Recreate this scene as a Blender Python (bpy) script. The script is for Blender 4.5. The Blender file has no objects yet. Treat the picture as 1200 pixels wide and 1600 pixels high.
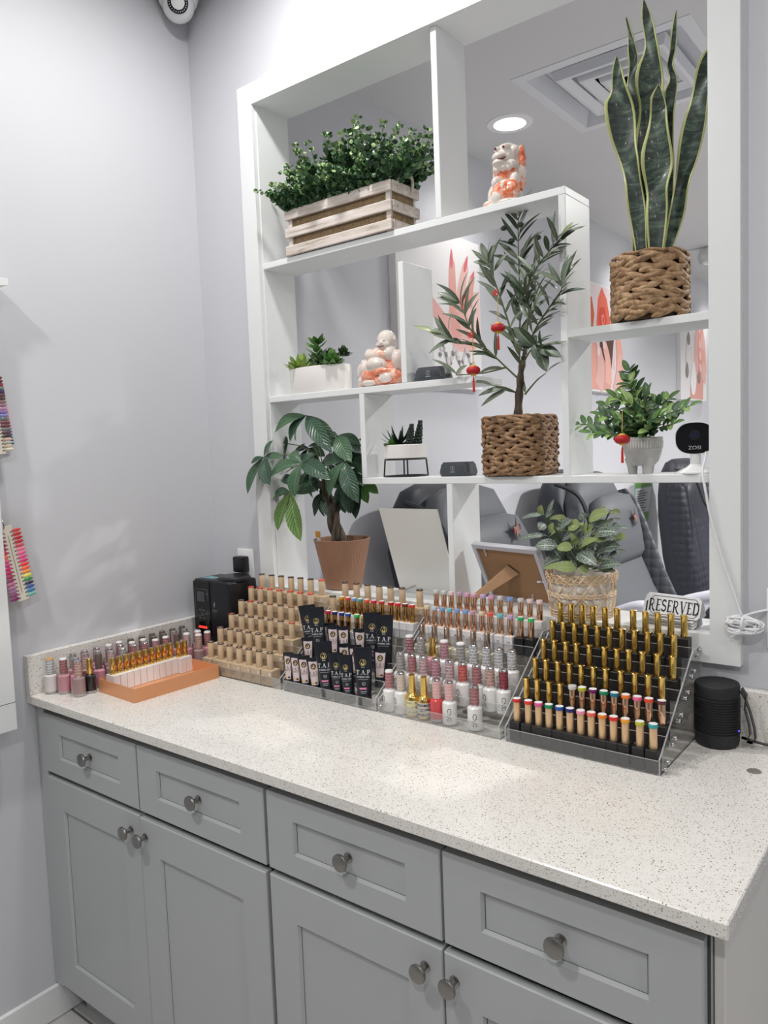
import bpy, bmesh, math, random
from mathutils import Vector, Matrix, Euler, noise
random.seed(7)
PI = math.pi
SC = bpy.context.scene
COL = SC.collection

# ------------------------------------------------------------------ camera, world, lights, exposure
cam = bpy.data.objects.new('camera', bpy.data.cameras.new('camera'))
COL.objects.link(cam)
cam.location = (1.97905, -1.62825, 1.51421)
cam.rotation_euler = (1.4924919, 0.0370611, 0.6597061)
cam.data.sensor_fit = 'VERTICAL'
cam.data.sensor_height = 24.0
cam.data.lens = 1196.904 / 1600 * 24.0
cam.data.clip_start = 0.02
SC.camera = cam
SC.view_settings.view_transform = 'Standard'
SC.view_settings.look = 'None'
SC.view_settings.gamma = 1.0
SC.view_settings.use_curve_mapping = False
SC.view_settings.exposure = 0.0
wd = bpy.data.worlds.new('world'); SC.world = wd
wd.use_nodes = True
wd.node_tree.nodes['Background'].inputs[0].default_value = (0.93, 0.96, 1.0, 1)
wd.node_tree.nodes['Background'].inputs[1].default_value = 0.40

CEIL_NEAR, CEIL_FAR = 2.97, 2.77
def area(name, loc, power, size=0.15, col=(1, 0.985, 0.96), spread=170):
    l = bpy.data.lights.new(name, 'AREA'); l.shape = 'DISK'; l.size = size
    l.energy = power; l.color = col; l.spread = math.radians(spread)
    o = bpy.data.objects.new(name, l); o.location = loc
    COL.objects.link(o)
    return o
# downlights of the near room (above and behind the camera, out of frame)
for i, (x, y, p) in enumerate(((0.66, -0.44, 12.9), (1.95, -0.9, 5), (0.7, -1.8, 19), (2.3, -2.4, 22), (3.6, -1.3, 12))):
    area('near_downlight', (x, y, CEIL_NEAR - 0.012), p)
FAR_LAMPS = ((0.51, 1.14), (0.51, 3.0), (0.51, 4.9), (2.3, 1.9), (2.3, 4.0))  # last two are unseen fill lamps, added to brighten the far room by bounce
for i, (x, y) in enumerate(FAR_LAMPS):
    area('far_downlight_and_fill', (x, y, CEIL_FAR - 0.02), 2.7 if x < 1 else 78, spread=120 if x < 1 else 150)

SC.cycles.transparent_max_bounces = 40
SC.cycles.max_bounces = 10
SC.cycles.diffuse_bounces = 5
# ------------------------------------------------------------------ materials
def lin(c):
    return tuple(((v / 255) / 12.92 if v / 255 <= 0.04045 else ((v / 255 + 0.055) / 1.055) ** 2.4) for v in c)
MATS = {}
def M(key, col=None, rough=0.5, metal=0.0, spec=0.5, coat=0.0, trans=0.0, sss=0.0, emit=None, estr=0.0):
    if key in MATS: return MATS[key]
    m = bpy.data.materials.new(key); m.use_nodes = True
    b = m.node_tree.nodes['Principled BSDF']
    c = lin(col) if col is not None else (0.8, 0.8, 0.8)
    b.inputs['Base Color'].default_value = (*c, 1)
    b.inputs['Roughness'].default_value = rough
    b.inputs['Metallic'].default_value = metal
    b.inputs['Specular IOR Level'].default_value = spec
    b.inputs['Coat Weight'].default_value = coat
    b.inputs['Coat Roughness'].default_value = 0.08
    if sss:
        b.inputs['Subsurface Weight'].default_value = sss
        b.inputs['Subsurface Radius'].default_value = (0.01, 0.006, 0.004)
    if emit is not None:
        b.inputs['Emission Color'].default_value = (*lin(emit), 1); b.inputs['Emission Strength'].default_value = estr
    MATS[key] = m
    return m
class NT:
    def __init__(s, m): s.m = m; s.t = m.node_tree; s.b = s.t.nodes['Principled BSDF']
    def n(s, typ, **kw):
        nd = s.t.nodes.new(typ)
        for k, v in kw.items():
            if k.startswith('i_'):
                key = k[2:]; key = int(key) if key.isdigit() else key.replace('_', ' ')
                nd.inputs[key].default_value = v
            else: setattr(nd, k, v)
        return nd
    def l(s, a, b): s.t.links.new(a, b)
    def coord(s, which='Object'): return s.n('ShaderNodeTexCoord').outputs[which]
    def mapped(s, which='Object', scale=(1, 1, 1), rot=(0, 0, 0)):
        mp = s.n('ShaderNodeMapping'); mp.inputs['Scale'].default_value = scale; mp.inputs['Rotation'].default_value = rot
        s.l(s.coord(which), mp.inputs['Vector']); return mp.outputs[0]
    def ramp(s, fac, stops, interp='LINEAR'):
        r = s.n('ShaderNodeValToRGB'); e = r.color_ramp.elements; r.color_ramp.interpolation = interp
        while len(e) < len(stops): e.new(0.5)
        for k, (p, c) in enumerate(stops):
            e[k].position = p; e[k].color = (*lin(c), 1) if len(c) == 3 else c
        s.l(fac, r.inputs[0]); return r.outputs[0]
    def noise(s, vec, scale, detail=3, rough=0.5, dist=0):
        nz = s.n('ShaderNodeTexNoise'); nz.inputs['Scale'].default_value = scale; nz.inputs['Detail'].default_value = detail
        nz.inputs['Roughness'].default_value = rough; nz.inputs['Distortion'].default_value = dist
        if vec is not None: s.l(vec, nz.inputs['Vector'])
        return nz.outputs[0]
    def mix(s, fac, a, b, blend='MIX'):
        x = s.n('ShaderNodeMix', data_type='RGBA', blend_type=blend)
        for sock, v in ((x.inputs[0], fac), (x.inputs[6], a), (x.inputs[7], b)):
            if isinstance(v, (int, float)): sock.default_value = v
            elif isinstance(v, tuple): sock.default_value = (*lin(v), 1) if len(v) == 3 else v
            else: s.l(v, sock)
        return x.outputs[2]
    def math(s, op, a, b=None, clamp=False):
        x = s.n('ShaderNodeMath', operation=op, use_clamp=clamp)
        for k, v in enumerate((a, b)):
            if v is None: continue
            if isinstance(v, (int, float)): x.inputs[k].default_value = v
            else: s.l(v, x.inputs[k])
        return x.outputs[0]
    def color(s, sock): s.l(sock, s.b.inputs['Base Color'])
    def bump(s, h, strength=0.3, dist=0.002):
        bp = s.n('ShaderNodeBump'); bp.inputs['Strength'].default_value = strength; bp.inputs['Distance'].default_value = dist
        s.l(h, bp.inputs['Height']); s.l(bp.outputs[0], s.b.inputs['Normal'])
def wall_mat(key, col, bump=0.12):
    m = M(key, col, 0.55); t = NT(m)
    v = t.coord()
    big = t.noise(v, 3.0, 4, 0.6)
    t.color(t.mix(t.math('MULTIPLY', big, 0.12), col, tuple(int(c * .9) for c in col)))
    t.bump(t.noise(v, 180, 2), bump, 0.0008)
    return m
WALL = wall_mat('wall_paint', (203, 204, 209))
CEIL = wall_mat('ceiling_paint', (206, 206, 207), 0.05)
WHITE = M('white_gloss_paint', (226, 228, 228), 0.32); _t = NT(WHITE); _t.bump(_t.noise(_t.coord(), 60, 3), 0.06, 0.001)
def quartz():
    m = M('quartz', (226, 223, 218), 0.22, coat=0.15); t = NT(m); v = t.coord()
    base = t.mix(t.noise(v, 25, 3), (221, 217, 211), (232, 229, 224))
    def specks(scale, lo, hi):
        vo = t.n('ShaderNodeTexVoronoi'); vo.inputs['Scale'].default_value = scale; vo.inputs['Randomness'].default_value = 1.0
        t.l(v, vo.inputs['Vector'])
        near = t.math('LESS_THAN', vo.outputs['Distance'], hi)
        sep = t.n('ShaderNodeSeparateColor'); t.l(vo.outputs['Color'], sep.inputs[0])
        pick = t.math('GREATER_THAN', sep.outputs[0], lo)
        return t.math('MULTIPLY', near, pick), sep.outputs[1]
    f1, c1 = specks(210, 0.55, 0.26)
    base = t.mix(f1, base, t.ramp(c1, [(0, (90, 84, 78)), (0.4, (150, 140, 128)), (0.7, (185, 178, 168)), (1, (120, 112, 104))], 'CONSTANT'))
    f2, c2 = specks(420, 0.6, 0.33)
    base = t.mix(f2, base, t.ramp(c2, [(0, (120, 112, 104)), (0.5, (176, 168, 158)), (1, (200, 193, 184))]))
    t.color(base); return m
QUARTZ = quartz()
CAB = M('cabinet_grey', (175, 177, 178), 0.4)
CABD = M('gap_shade_and_seam', (62, 64, 67), 0.6)  # dark grey for painted shade in cabinet gaps, and for the rack seam
NICKEL = M('brushed_nickel', (150, 147, 143), 0.3, 1.0)
CHROME = M('chrome', (205, 205, 207), 0.15, 1.0)
GOLD = M('polished_gold', (230, 196, 112), 0.16, 1.0)
PGOLD = M('gold_worktop_reflection', (240, 206, 164), 0.5, 0.85)  # front row caps: worktop reflection put into a paler, matte gold
RGOLD = M('rose_gold', (236, 194, 162), 0.14, 1.0)
DGOLD = M('bronze_gold', (205, 160, 98), 0.14, 1.0)
SILV = M('champagne_silver', (205, 188, 174), 0.16, 1.0)
BLACKBOX = M('black_card', (24, 24, 26), 0.42)
WHITEBOX = M('white_card', (226, 224, 226), 0.5)
CREAMBOX = M('pale_green_card', (217, 217, 196), 0.5)
BEIGE = M('beige_plastic', (205, 180, 148), 0.42)
BEIGEBOX = M('beige_card', (196, 174, 146), 0.55)
BLACK = M('black_plastic', (20, 20, 22), 0.38)
BLACKG = M('black_gloss', (12, 12, 15), 0.1)
DGREY = M('dark_grey_plastic', (62, 66, 72), 0.45)
WPLAST = M('white_plastic', (232, 232, 232), 0.3)
WCER = M('white_ceramic', (230, 226, 222), 0.35)
GREYC = M('grey_concrete', (172, 171, 168), 0.7)
TERRA = M('brown_plastic_pot', (152, 112, 88), 0.5)
SOIL = M('soil', (46, 36, 28), 0.9)
INK = M('black_ink', (22, 22, 24), 0.6)
WINK = M('white_ink', (225, 225, 228), 0.5)
BARK = M('bark', (78, 66, 56), 0.85); _t = NT(BARK); _v = _t.mapped(scale=(60, 60, 14)); _n = _t.noise(_v, 1.5, 4)
_t.color(_t.ramp(_n, [(0.3, (46, 38, 32)), (0.7, (104, 90, 76))])); _t.bump(_n, 0.8, 0.004)
def acrylic(key, tint, haze, gl):
    m = bpy.data.materials.new(key); m.use_nodes = True; t = m.node_tree; t.nodes.clear()
    out = t.nodes.new('ShaderNodeOutputMaterial')
    tr = t.nodes.new('ShaderNodeBsdfTransparent'); tr.inputs[0].default_value = (*tint, 1)
    df = t.nodes.new('ShaderNodeBsdfDiffuse'); df.inputs[0].default_value = (0.8, 0.8, 0.8, 1)
    g = t.nodes.new('ShaderNodeBsdfGlossy'); g.inputs['Roughness'].default_value = 0.05
    lw = t.nodes.new('ShaderNodeLayerWeight'); lw.inputs[0].default_value = 0.35
    mul = t.nodes.new('ShaderNodeMath'); mul.operation = 'MULTIPLY'; mul.inputs[1].default_value = gl
    t.links.new(lw.outputs['Fresnel'], mul.inputs[0])
    m1 = t.nodes.new('ShaderNodeMixShader'); m1.inputs[0].default_value = haze
    t.links.new(tr.outputs[0], m1.inputs[1]); t.links.new(df.outputs[0], m1.inputs[2])
    m2 = t.nodes.new('ShaderNodeMixShader'); t.links.new(mul.outputs[0], m2.inputs[0])
    t.links.new(m1.outputs[0], m2.inputs[1]); t.links.new(g.outputs[0], m2.inputs[2])
    t.links.new(m2.outputs[0], out.inputs[0])
    MATS[key] = m; return m
ACR = acrylic('clear_acrylic', (0.99, 0.992, 0.992), 0.012, 0.35)
LIPB = acrylic('acrylic_tier_lip', (0.985, 0.988, 0.988), 0.02, 0.3)
ACRE = acrylic('acrylic_edge', (0.93, 0.935, 0.935), 0.42, 0.8)
LIPA = acrylic('acrylic_front_lip', (0.97, 0.972, 0.972), 0.075, 0.4)

# ------------------------------------------------------------------ mesh builder
class MB:
    def __init__(s): s.v = []; s.f = []; s.mi = []; s.uv = []; s.mats = []
    def slot(s, m):
        if m not in s.mats: s.mats.append(m)
        return s.mats.index(m)
    def add(s, vs, fs, m, uvs=None, mat4=None):
        o = len(s.v); k = s.slot(m)
        if mat4 is not None: vs = [mat4 @ Vector(p) for p in vs]
        s.v.extend([tuple(p) for p in vs])
        for j, f in enumerate(fs):
            s.f.append([o + i for i in f]); s.mi.append(k)
            s.uv.append([uvs[i] for i in f] if uvs else None)
        return s
    def box(s, lo, hi, m, bev=0.0, seg=1, mat4=None):
        if bev <= 0:
            x0, y0, z0 = lo; x1, y1, z1 = hi
            vs = [(x0, y0, z0), (x1, y0, z0), (x1, y1, z0), (x0, y1, z0), (x0, y0, z1), (x1, y0, z1), (x1, y1, z1), (x0, y1, z1)]
            fs = [(0, 3, 2, 1), (4, 5, 6, 7), (0, 1, 5, 4), (1, 2, 6, 5), (2, 3, 7, 6), (3, 0, 4, 7)]
            return s.add(vs, fs, m, mat4=mat4)
        bm = bmesh.new(); bmesh.ops.create_cube(bm, size=1)
        for v in bm.verts: v.co = Vector([(lo[k] + hi[k]) / 2 + v.co[k] * (hi[k] - lo[k]) for k in range(3)])
        bmesh.ops.bevel(bm, geom=list(bm.edges), offset=bev, segments=seg, profile=0.5, affect='EDGES')
        return s.bm(bm, m, mat4)
    def bm(s, bm, m, mat4=None):
        bm.verts.index_update()
        s.add([v.co.copy() for v in bm.verts], [[v.index for v in f.verts] for f in bm.faces], m, mat4=mat4)
        bm.free(); return s
    def lathe(s, prof, m, n=24, c=(0, 0, 0), mat4=None, cap=True, uvs=False):
        vs = []; fs = []; uv = []
        for (r, z) in prof:
            for k in range(n):
                a = 2 * PI * k / n; vs.append((c[0] + r * math.cos(a), c[1] + r * math.sin(a), c[2] + z)); uv.append((k / n, z))
        for i in range(len(prof) - 1):
            for k in range(n):
                a, b = i * n + k, i * n + (k + 1) % n
                fs.append((a, b, b + n, a + n))
        if cap:
            if prof[0][0] > 1e-6: fs.append(tuple(range(n))[::-1])
            if prof[-1][0] > 1e-6: fs.append(tuple((len(prof) - 1) * n + k for k in range(n)))
        return s.add(vs, fs, m, mat4=mat4)
    def tube(s, pts, r, m, n=6, cap=True):
        pts = [Vector(p) for p in pts]; vs = []; fs = []
        rs = r if isinstance(r, (list, tuple)) else [r] * len(pts)
        up = Vector((0, 0, 1)); prev = None
        for i, p in enumerate(pts):
            d = (pts[min(i + 1, len(pts) - 1)] - pts[max(i - 1, 0)])
            if d.length < 1e-9: d = Vector((0, 0, 1))
            d.normalize()
            if prev is None:
                ref = up if abs(d.z) < 0.9 else Vector((1, 0, 0)); a = d.cross(ref).normalized()
            else:
                a = prev - d * prev.dot(d); a = a.normalized() if a.length > 1e-6 else d.orthogonal().normalized()
            prev = a; b = d.cross(a)
            for k in range(n):
                t = 2 * PI * k / n; vs.append(p + (a * math.cos(t) + b * math.sin(t)) * rs[i])
        for i in range(len(pts) - 1):
            for k in range(n):
                q = i * n + k; w = i * n + (k + 1) % n
                fs.append((q, w, w + n, q + n))
        if cap:
            fs.append(tuple(range(n))[::-1]); fs.append(tuple((len(pts) - 1) * n + k for k in range(n)))
        return s.add(vs, fs, m)
    def prism(s, poly, axis, a, b, m, mat4=None):
        # poly: 2D points in the plane of the two other axes, extruded from a to b along axis
        def P(p, t):
            q = [p[0], p[1]]; q.insert(axis, t); return tuple(q)
        n = len(poly); vs = [P(p, a) for p in poly] + [P(p, b) for p in poly]
        fs = [tuple(range(n)), tuple(range(2 * n - 1, n - 1, -1))] + [(k, k + n, (k + 1) % n + n, (k + 1) % n) for k in range(n)]
        o = len(s.v); s.add(vs, fs, m, mat4=mat4); return s
    def poly(s, pts, m):
        return s.add(pts, [tuple(range(len(pts)))], m)
    def blob(s, c, r, m, n=10, k=7, mat4=None, rot=None):
        vs = []; fs = []
        R = Euler(rot).to_matrix() if rot else Matrix.Identity(3)
        r = r if isinstance(r, (tuple, list)) else (r, r, r)
        for i in range(k + 1):
            ph = PI * i / k
            for j in range(n):
                th = 2 * PI * j / n
                vs.append(Vector(c) + R @ Vector((r[0] * math.sin(ph) * math.cos(th), r[1] * math.sin(ph) * math.sin(th), r[2] * math.cos(ph))))
        for i in range(k):
            for j in range(n):
                a, b = i * n + j, i * n + (j + 1) % n
                if i == 0: fs.append((a, a + n, b + n))
                elif i == k - 1: fs.append((a, a + n, b))
                else: fs.append((a, a + n, b + n, b))
        return s.add(vs, fs, m, mat4=mat4)
    def loft(s, rings, m, cap=True, closed=True):
        n = len(rings[0]); vs = [p for r in rings for p in r]; fs = []
        for i in range(len(rings) - 1):
            for k in range(n if closed else n - 1):
                a, b = i * n + k, i * n + (k + 1) % n
                fs.append((a, b, b + n, a + n))
        if cap: fs.append(tuple(range(n))[::-1]); fs.append(tuple((len(rings) - 1) * n + k for k in range(n)))
        return s.add(vs, fs, m)
    def leaf(s, base, tip, up, W, m, droop=0.15, fold=0.25, seg=6, prof=None, twist=0.0):
        base = Vector(base); tip = Vector(tip); ax = tip - base; L = ax.length
        if L < 1e-5: return s
        d = ax / L; up = Vector(up); side = d.cross(up)
        side = side.normalized() if side.length > 1e-4 else d.orthogonal().normalized()
        nrm = side.cross(d).normalized(); vs = []; uv = []; fs = []
        for i in range(seg + 1):
            t = i / seg
            w = (math.sin(PI * min(1, t ** 0.85)) ** 0.8 if prof is None else prof(t)) * W * 0.5
            c = base + ax * t + nrm * (math.sin(PI * t) * droop * L)
            sd = side; nn = nrm
            if twist:
                a = twist * t; sd = side * math.cos(a) + nrm * math.sin(a); nn = nrm * math.cos(a) - side * math.sin(a)
            for u in (-1, 0, 1):
                vs.append(c + sd * (u * w) + nn * (abs(u) * w * fold)); uv.append(((u + 1) / 2, t))
        for i in range(seg):
            for k in (0, 1):
                a = i * 3 + k; fs.append((a, a + 1, a + 4, a + 3))
        return s.add(vs, fs, m, uvs=uv)
    def text(s, body, size, m, place, bold=0.0):
        vs, fs = text_mesh(body)
        return s.add([place(x * size, y * size) for x, y in vs], fs, m)
    def mesh(s, name, smooth=None):
        me = bpy.data.meshes.new(name); me.from_pydata(s.v, [], s.f)
        for m in s.mats: me.materials.append(m)
        me.polygons.foreach_set('material_index', s.mi)
        if any(u is not None for u in s.uv):
            ul = me.uv_layers.new(name='UVMap'); k = 0
            for u, f in zip(s.uv, s.f):
                for j in range(len(f)):
                    if u is not None: ul.data[k].uv = u[j]
                    k += 1
        me.update()
        if smooth is not None:
            me.polygons.foreach_set('use_smooth', [True] * len(me.polygons))
            me.set_sharp_from_angle(angle=math.radians(smooth))
        return me
    def build(s, name, parent=None, smooth=35, kind=None, label=None):
        return link(name, s.mesh(name, smooth), parent, kind, label)
def link(name, me, parent=None, kind=None, label=None):
    o = bpy.data.objects.new(name, me); COL.objects.link(o)
    if parent is not None: o.parent = parent
    if kind: o['kind'] = kind
    if label: o['label'] = label
    return o
def thing(name, label, cat, loc=(0, 0, 0), rot=(0, 0, 0), group=None):
    o = bpy.data.objects.new(name, None); COL.objects.link(o)
    o.empty_display_size = 0.02
    o.location = loc; o.rotation_euler = rot; o['label'] = label; o['category'] = cat
    if group: o['group'] = group
    return o
def tag(o, label, cat, group=None):
    o['label'] = label; o['category'] = cat
    if group: o['group'] = group
    return o
TXT = {}
def text_mesh(body):
    if body in TXT: return TXT[body]
    cu = bpy.data.curves.new('lettering', 'FONT'); cu.body = body; cu.align_x = 'CENTER'; cu.align_y = 'CENTER'; cu.resolution_u = 3
    o = bpy.data.objects.new('lettering', cu); COL.objects.link(o)
    bpy.context.view_layer.update()
    me = bpy.data.meshes.new_from_object(o.evaluated_get(bpy.context.evaluated_depsgraph_get()))
    vs = [(v.co.x, v.co.y) for v in me.vertices]; fs = [tuple(p.vertices) for p in me.polygons]
    bpy.data.objects.remove(o); bpy.data.curves.remove(cu); bpy.data.meshes.remove(me)
    TXT[body] = (vs, fs); return TXT[body]
# serif letters as stroke polygons on a unit-high em (x to the right, y up, 0..1)
def _st(pts, w):
    out = []
    for (a, b) in zip(pts[:-1], pts[1:]):
        dx, dy = b[0] - a[0], b[1] - a[1]; l = math.hypot(dx, dy) or 1
        nx, ny = -dy / l * w / 2, dx / l * w / 2
        ex, ey = dx / l * w * .12, dy / l * w * .12
        out.append([(a[0] + nx - ex, a[1] + ny - ey), (b[0] + nx + ex, b[1] + ny + ey), (b[0] - nx + ex, b[1] - ny + ey), (a[0] - nx - ex, a[1] - ny - ey)])
    return out
def _arc(cx, cy, rx, ry, a0, a1, w, n=10):
    return _st([(cx + rx * math.cos(math.radians(a0 + (a1 - a0) * i / n)), cy + ry * math.sin(math.radians(a0 + (a1 - a0) * i / n))) for i in range(n + 1)], w)
def serif(ch, tk=0.15, th=0.06):
    sf = lambda x, y, w=0.3: _st([(x - w / 2, y), (x + w / 2, y)], th * .8)
    if ch == 'T': return .8, _st([(.4, 0), (.4, 1)], tk) + _st([(.04, .97), (.76, .97)], th) + sf(.4, .02, .34) + _st([(.05, .97), (.05, .76)], th) + _st([(.75, .97), (.75, .76)], th)
    if ch == 'A': return .9, _st([(.12, 0), (.45, 1)], th) + _st([(.78, 0), (.45, 1)], tk) + _st([(.24, .34), (.66, .34)], th) + sf(.12, .02, .24) + sf(.78, .02, .28)
    if ch == 'P': return .78, _st([(.2, 0), (.2, 1)], tk) + sf(.2, .02) + _st([(.08, .97), (.4, .97)], th) + _arc(.4, .72, .26, .25, 90, -90, th * 1.5) + _st([(.4, .47), (.2, .47)], th)
    if ch == 'R': return .95, serif('P', tk, th)[1] + _st([(.42, .47), (.62, .12), (.9, -.08)], tk * .8)
    if ch == 'E': return .72, _st([(.2, 0), (.2, 1)], tk) + _st([(.06, .97), (.66, .97)], th) + _st([(.2, .52), (.52, .52)], th) + _st([(.06, .03), (.68, .03)], th) + _st([(.66, .97), (.66, .8)], th) + _st([(.68, .03), (.68, .2)], th)
    if ch == 'S': return .74, _arc(.37, .74, .25, .23, 20, 270, tk * .8) + _arc(.37, .27, .28, .24, 90, -160, tk * .8)
    if ch == 'V': return .9, _st([(.12, 1), (.45, 0)], tk) + _st([(.78, 1), (.45, 0)], th) + sf(.12, .98) + sf(.78, .98)
    if ch == 'D': return .92, _st([(.2, 0), (.2, 1)], tk) + _st([(.06, .97), (.42, .97)], th) + _st([(.06, .03), (.42, .03)], th) + _arc(.42, .5, .38, .47, 90, -90, tk * .8)
    if ch == '.': return .22, _st([(.06, .04), (.16, .04)], .1)
    return .4, []
def serif_word(word, size, place, mb, m, gap=0.04, tk=0.15):
    tot = sum(serif(c, tk)[0] + gap for c in word) - gap; x = -tot / 2
    for c in word:
        w, quads = serif(c, tk, tk * .42)
        for q in quads: mb.add([place((x + a) * size, (b - .5) * size) for a, b in q], [(0, 1, 2, 3)], m)
        x += w + gap
ORD = ['first', 'second', 'third', 'fourth', 'fifth', 'sixth', 'seventh', 'eighth', 'ninth', 'tenth', 'eleventh', 'twelfth', 'thirteenth', 'fourteenth']

# ------------------------------------------------------------------ the setting
W = 1.742; D = 0.658; ZC = 0.911
FX0, FX1, FZ0, FZ1, FW = 0.2332, 1.6099, 1.0611, 2.591, 0.0584     # casing outside, opening width of casing
OX0, OX1, OZ0, OZ1 = FX0 + FW + .003, FX1 - FW, FZ0 + FW, FZ1 - FW  # opening
YF, YB = -0.007, 0.1243
def struct(name, mb, smooth=None): return mb.build(name, None, smooth, 'structure')
# back wall as a ring of panels round the opening
b = MB()
for lo, hi in (((-.02, 0, 0), (OX0 - .012, .11, 3.0)), ((OX1 + .012, 0, 0), (4.2, .11, 3.0)), ((OX0 - .012, 0, 0), (OX1 + .012, .11, OZ0 - .012)), ((OX0 - .012, 0, OZ1 + .012), (OX1 + .012, .11, 3.0))):
    b.box(lo, hi, WALL)
struct('wall_back', b)
struct('wall_left', MB().box((-.12, -4.4, 0), (0, 0, 3.0), WALL))
struct('wall_right', MB().box((4.2, -4.4, 0), (4.3, .11, 3.0), WALL))
struct('wall_rear', MB().box((-.12, -4.5, 0), (4.3, -4.4, 3.0), wall_mat('rear_wall_paint', (150, 152, 156))))
FLOOR = M('floor_tile', (190, 190, 188), 0.3); _t = NT(FLOOR); _br = _t.n('ShaderNodeTexBrick'); _br.offset = 0.0
for k, v in (('Scale', 1.0), ('Mortar Size', .004), ('Brick Width', .6), ('Row Height', .6)): _br.inputs[k].default_value = v
_br.inputs['Color1'].default_value = (*lin((196, 195, 192)), 1); _br.inputs['Color2'].default_value = (*lin((188, 187, 185)), 1); _br.inputs['Mortar'].default_value = (*lin((96, 96, 95)), 1)
_t.l(_t.coord(), _br.inputs['Vector']); _t.color(_br.outputs[0])
struct('floor', MB().box((-.2, -4.5, -.1), (4.4, 7.6, 0), FLOOR))
struct('ceiling', MB().box((-.12, -4.5, CEIL_NEAR), (4.3, .11, CEIL_NEAR + .1), CEIL))
struct('baseboard_left', MB().box((0, -4.4, 0), (.012, -.55, .095), WHITE, .004))
# far room
struct('wall_far_left', MB().box((.12, .11, 0), (.225, 7.5, 3.0), WALL))
struct('wall_far_right', MB().box((4.2, .11, 0), (4.3, 7.5, 3.0), WALL))
struct('wall_far_end', MB().box((.12, 7.5, 0), (4.3, 7.6, 3.0), WALL))
b = MB(); vx0, vx1, vy0, vy1 = .70, 1.26, .845, 1.405            # opening for the air vent
for lo, hi in (((.12, .11), (4.3, vy0)), ((.12, vy1), (4.3, 7.6)), ((.12, vy0), (vx0, vy1)), ((vx1, vy0), (4.3, vy1))):
    b.box((*lo, CEIL_FAR), (*hi, CEIL_FAR + .1), CEIL)
struct('ceiling_far', b)
# casing boards with mitred corners
def casing(name, pts):
    b = MB(); b.prism(pts, 1, -.02, .0, WHITE); bm = b.build(name, None, None, 'structure')
    return bm
I0x, I1x, I0z, I1z = FX0 + FW, FX1 - FW, FZ0 + FW, FZ1 - FW
casing('trim_1', [(FX0, FZ0), (I0x, I0z), (I0x, I1z), (FX0, FZ1)])
casing('trim_2', [(FX1, FZ0), (FX1, FZ1), (I1x, I1z), (I1x, I0z)])
casing('trim_3', [(FX0, FZ1), (I0x, I1z), (I1x, I1z), (FX1, FZ1)])
casing('trim_4', [(FX0, FZ0), (FX1, FZ0), (I1x, I0z), (I0x, I0z)])
# jamb lining
struct('trim_5', MB().box((OX0 - .012, -.004, OZ0 - .012), (OX0, YB, OZ1 + .012), WHITE))
struct('trim_6', MB().box((OX1, .0, OZ0 - .012), (OX1 + .012, YB, OZ1 + .012), WHITE))
struct('trim_7', MB().box((OX0, .0, OZ1), (OX1, YB, OZ1 + .012), WHITE))
struct('trim_8', MB().box((OX0, .0, OZ0 - .012), (OX1, YB, OZ0), WHITE))
# shelf boards inside the opening
T = .0172
sh = thing('divider_shelf', 'white built-in open shelving in the wall opening, full of plants and ornaments', 'shelf', (0, 0, 0))
SH = dict(s1=2.0809, s2=1.6906, s3=1.4454, s4=1.769)
def board(name, lo, hi): return MB().box(lo, hi, WHITE, .0012).build(name, sh)
board('shelf_board', (OX0, YF, SH['s1'] - T), (1.2501, YB, SH['s1']))
board('shelf_board', (OX0, YF, SH['s2'] - T), (1.01, YB, SH['s2']))
board('shelf_board', (.6424, YF, SH['s3'] - T), (OX1, YB, SH['s3']))
board('shelf_board', (1.2501, YF, SH['s4'] - T), (OX1, YB, SH['s4']))
board('upright', (.6424, YF, SH['s3']), (.6424 + T, YB, SH['s2'] - T))
board('upright', (1.2501 - T, YF, SH['s3']), (1.2501, YB, SH['s1'] - T))
board('upright', (.788, YF, SH['s2']), (.788 + T, YB, 1.9986))
board('upright', (.9163, YF, OZ0), (.9163 + T, YB, SH['s3'] - T))
board('upright', (.9092, YF, SH['s1']), (.9092 + T, YB, OZ1))

# far ceiling: downlights, two added fill lamps, air vent, sprinkler
GLOW = M('lamp_diffuser', (255, 252, 245), 0.5, emit=(255, 250, 242), estr=9)
LB = ['round white ceiling downlight glowing above the orange and white lion', 'round downlight over the rose picture in the far room', 'round downlight over the farthest hand picture', 'added round fill lamp in the far ceiling beyond the tall snake plant', 'added round fill lamp deep in the far ceiling, farthest from the shelving']
for i, (x, y) in enumerate(FAR_LAMPS):
    t = thing('ceiling_downlight_and_fill', LB[i], 'ceiling light', (x, y, CEIL_FAR), group='downlights in the far room')  # fixtures of the last two belong to the added fill lamps
    MB().lathe([(.062, -.006), (.088, -.004), (.09, 0)], WPLAST, 32, cap=False).build('trim_ring', t)
    MB().lathe([(.0, -.004), (.063, -.004)], GLOW, 32, cap=False).build('diffuser', t)
vt = thing('ceiling_vent', 'square white ceiling air vent of nested louvre frames behind the snake plant', 'air vent', (.98, 1.125, CEIL_FAR))
VW = M('vent_white', (214, 216, 220), .4); VD = M('vent_dark', (42, 44, 56), .7)
def sq(mb, r0, z0, r1, z1, m):
    vs = [(-r0, -r0, z0), (r0, -r0, z0), (r0, r0, z0), (-r0, r0, z0), (-r1, -r1, z1), (r1, -r1, z1), (r1, r1, z1), (-r1, r1, z1)]
    mb.add(vs, [(k, (k + 1) % 4, (k + 1) % 4 + 4, k + 4) for k in range(4)], m)
b = MB(); sq(b, .298, -.002, .26, -.004, VW); sq(b, .298, 0.002, .298, -.002, VW); sq(b, .26, -.004, .24, .05, VW); b.build('vent_frame', vt, None)
b = MB(); b.lathe([(.0, .05), (.15, .05)], VD, 28, cap=False); b.build('duct', vt)
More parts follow.
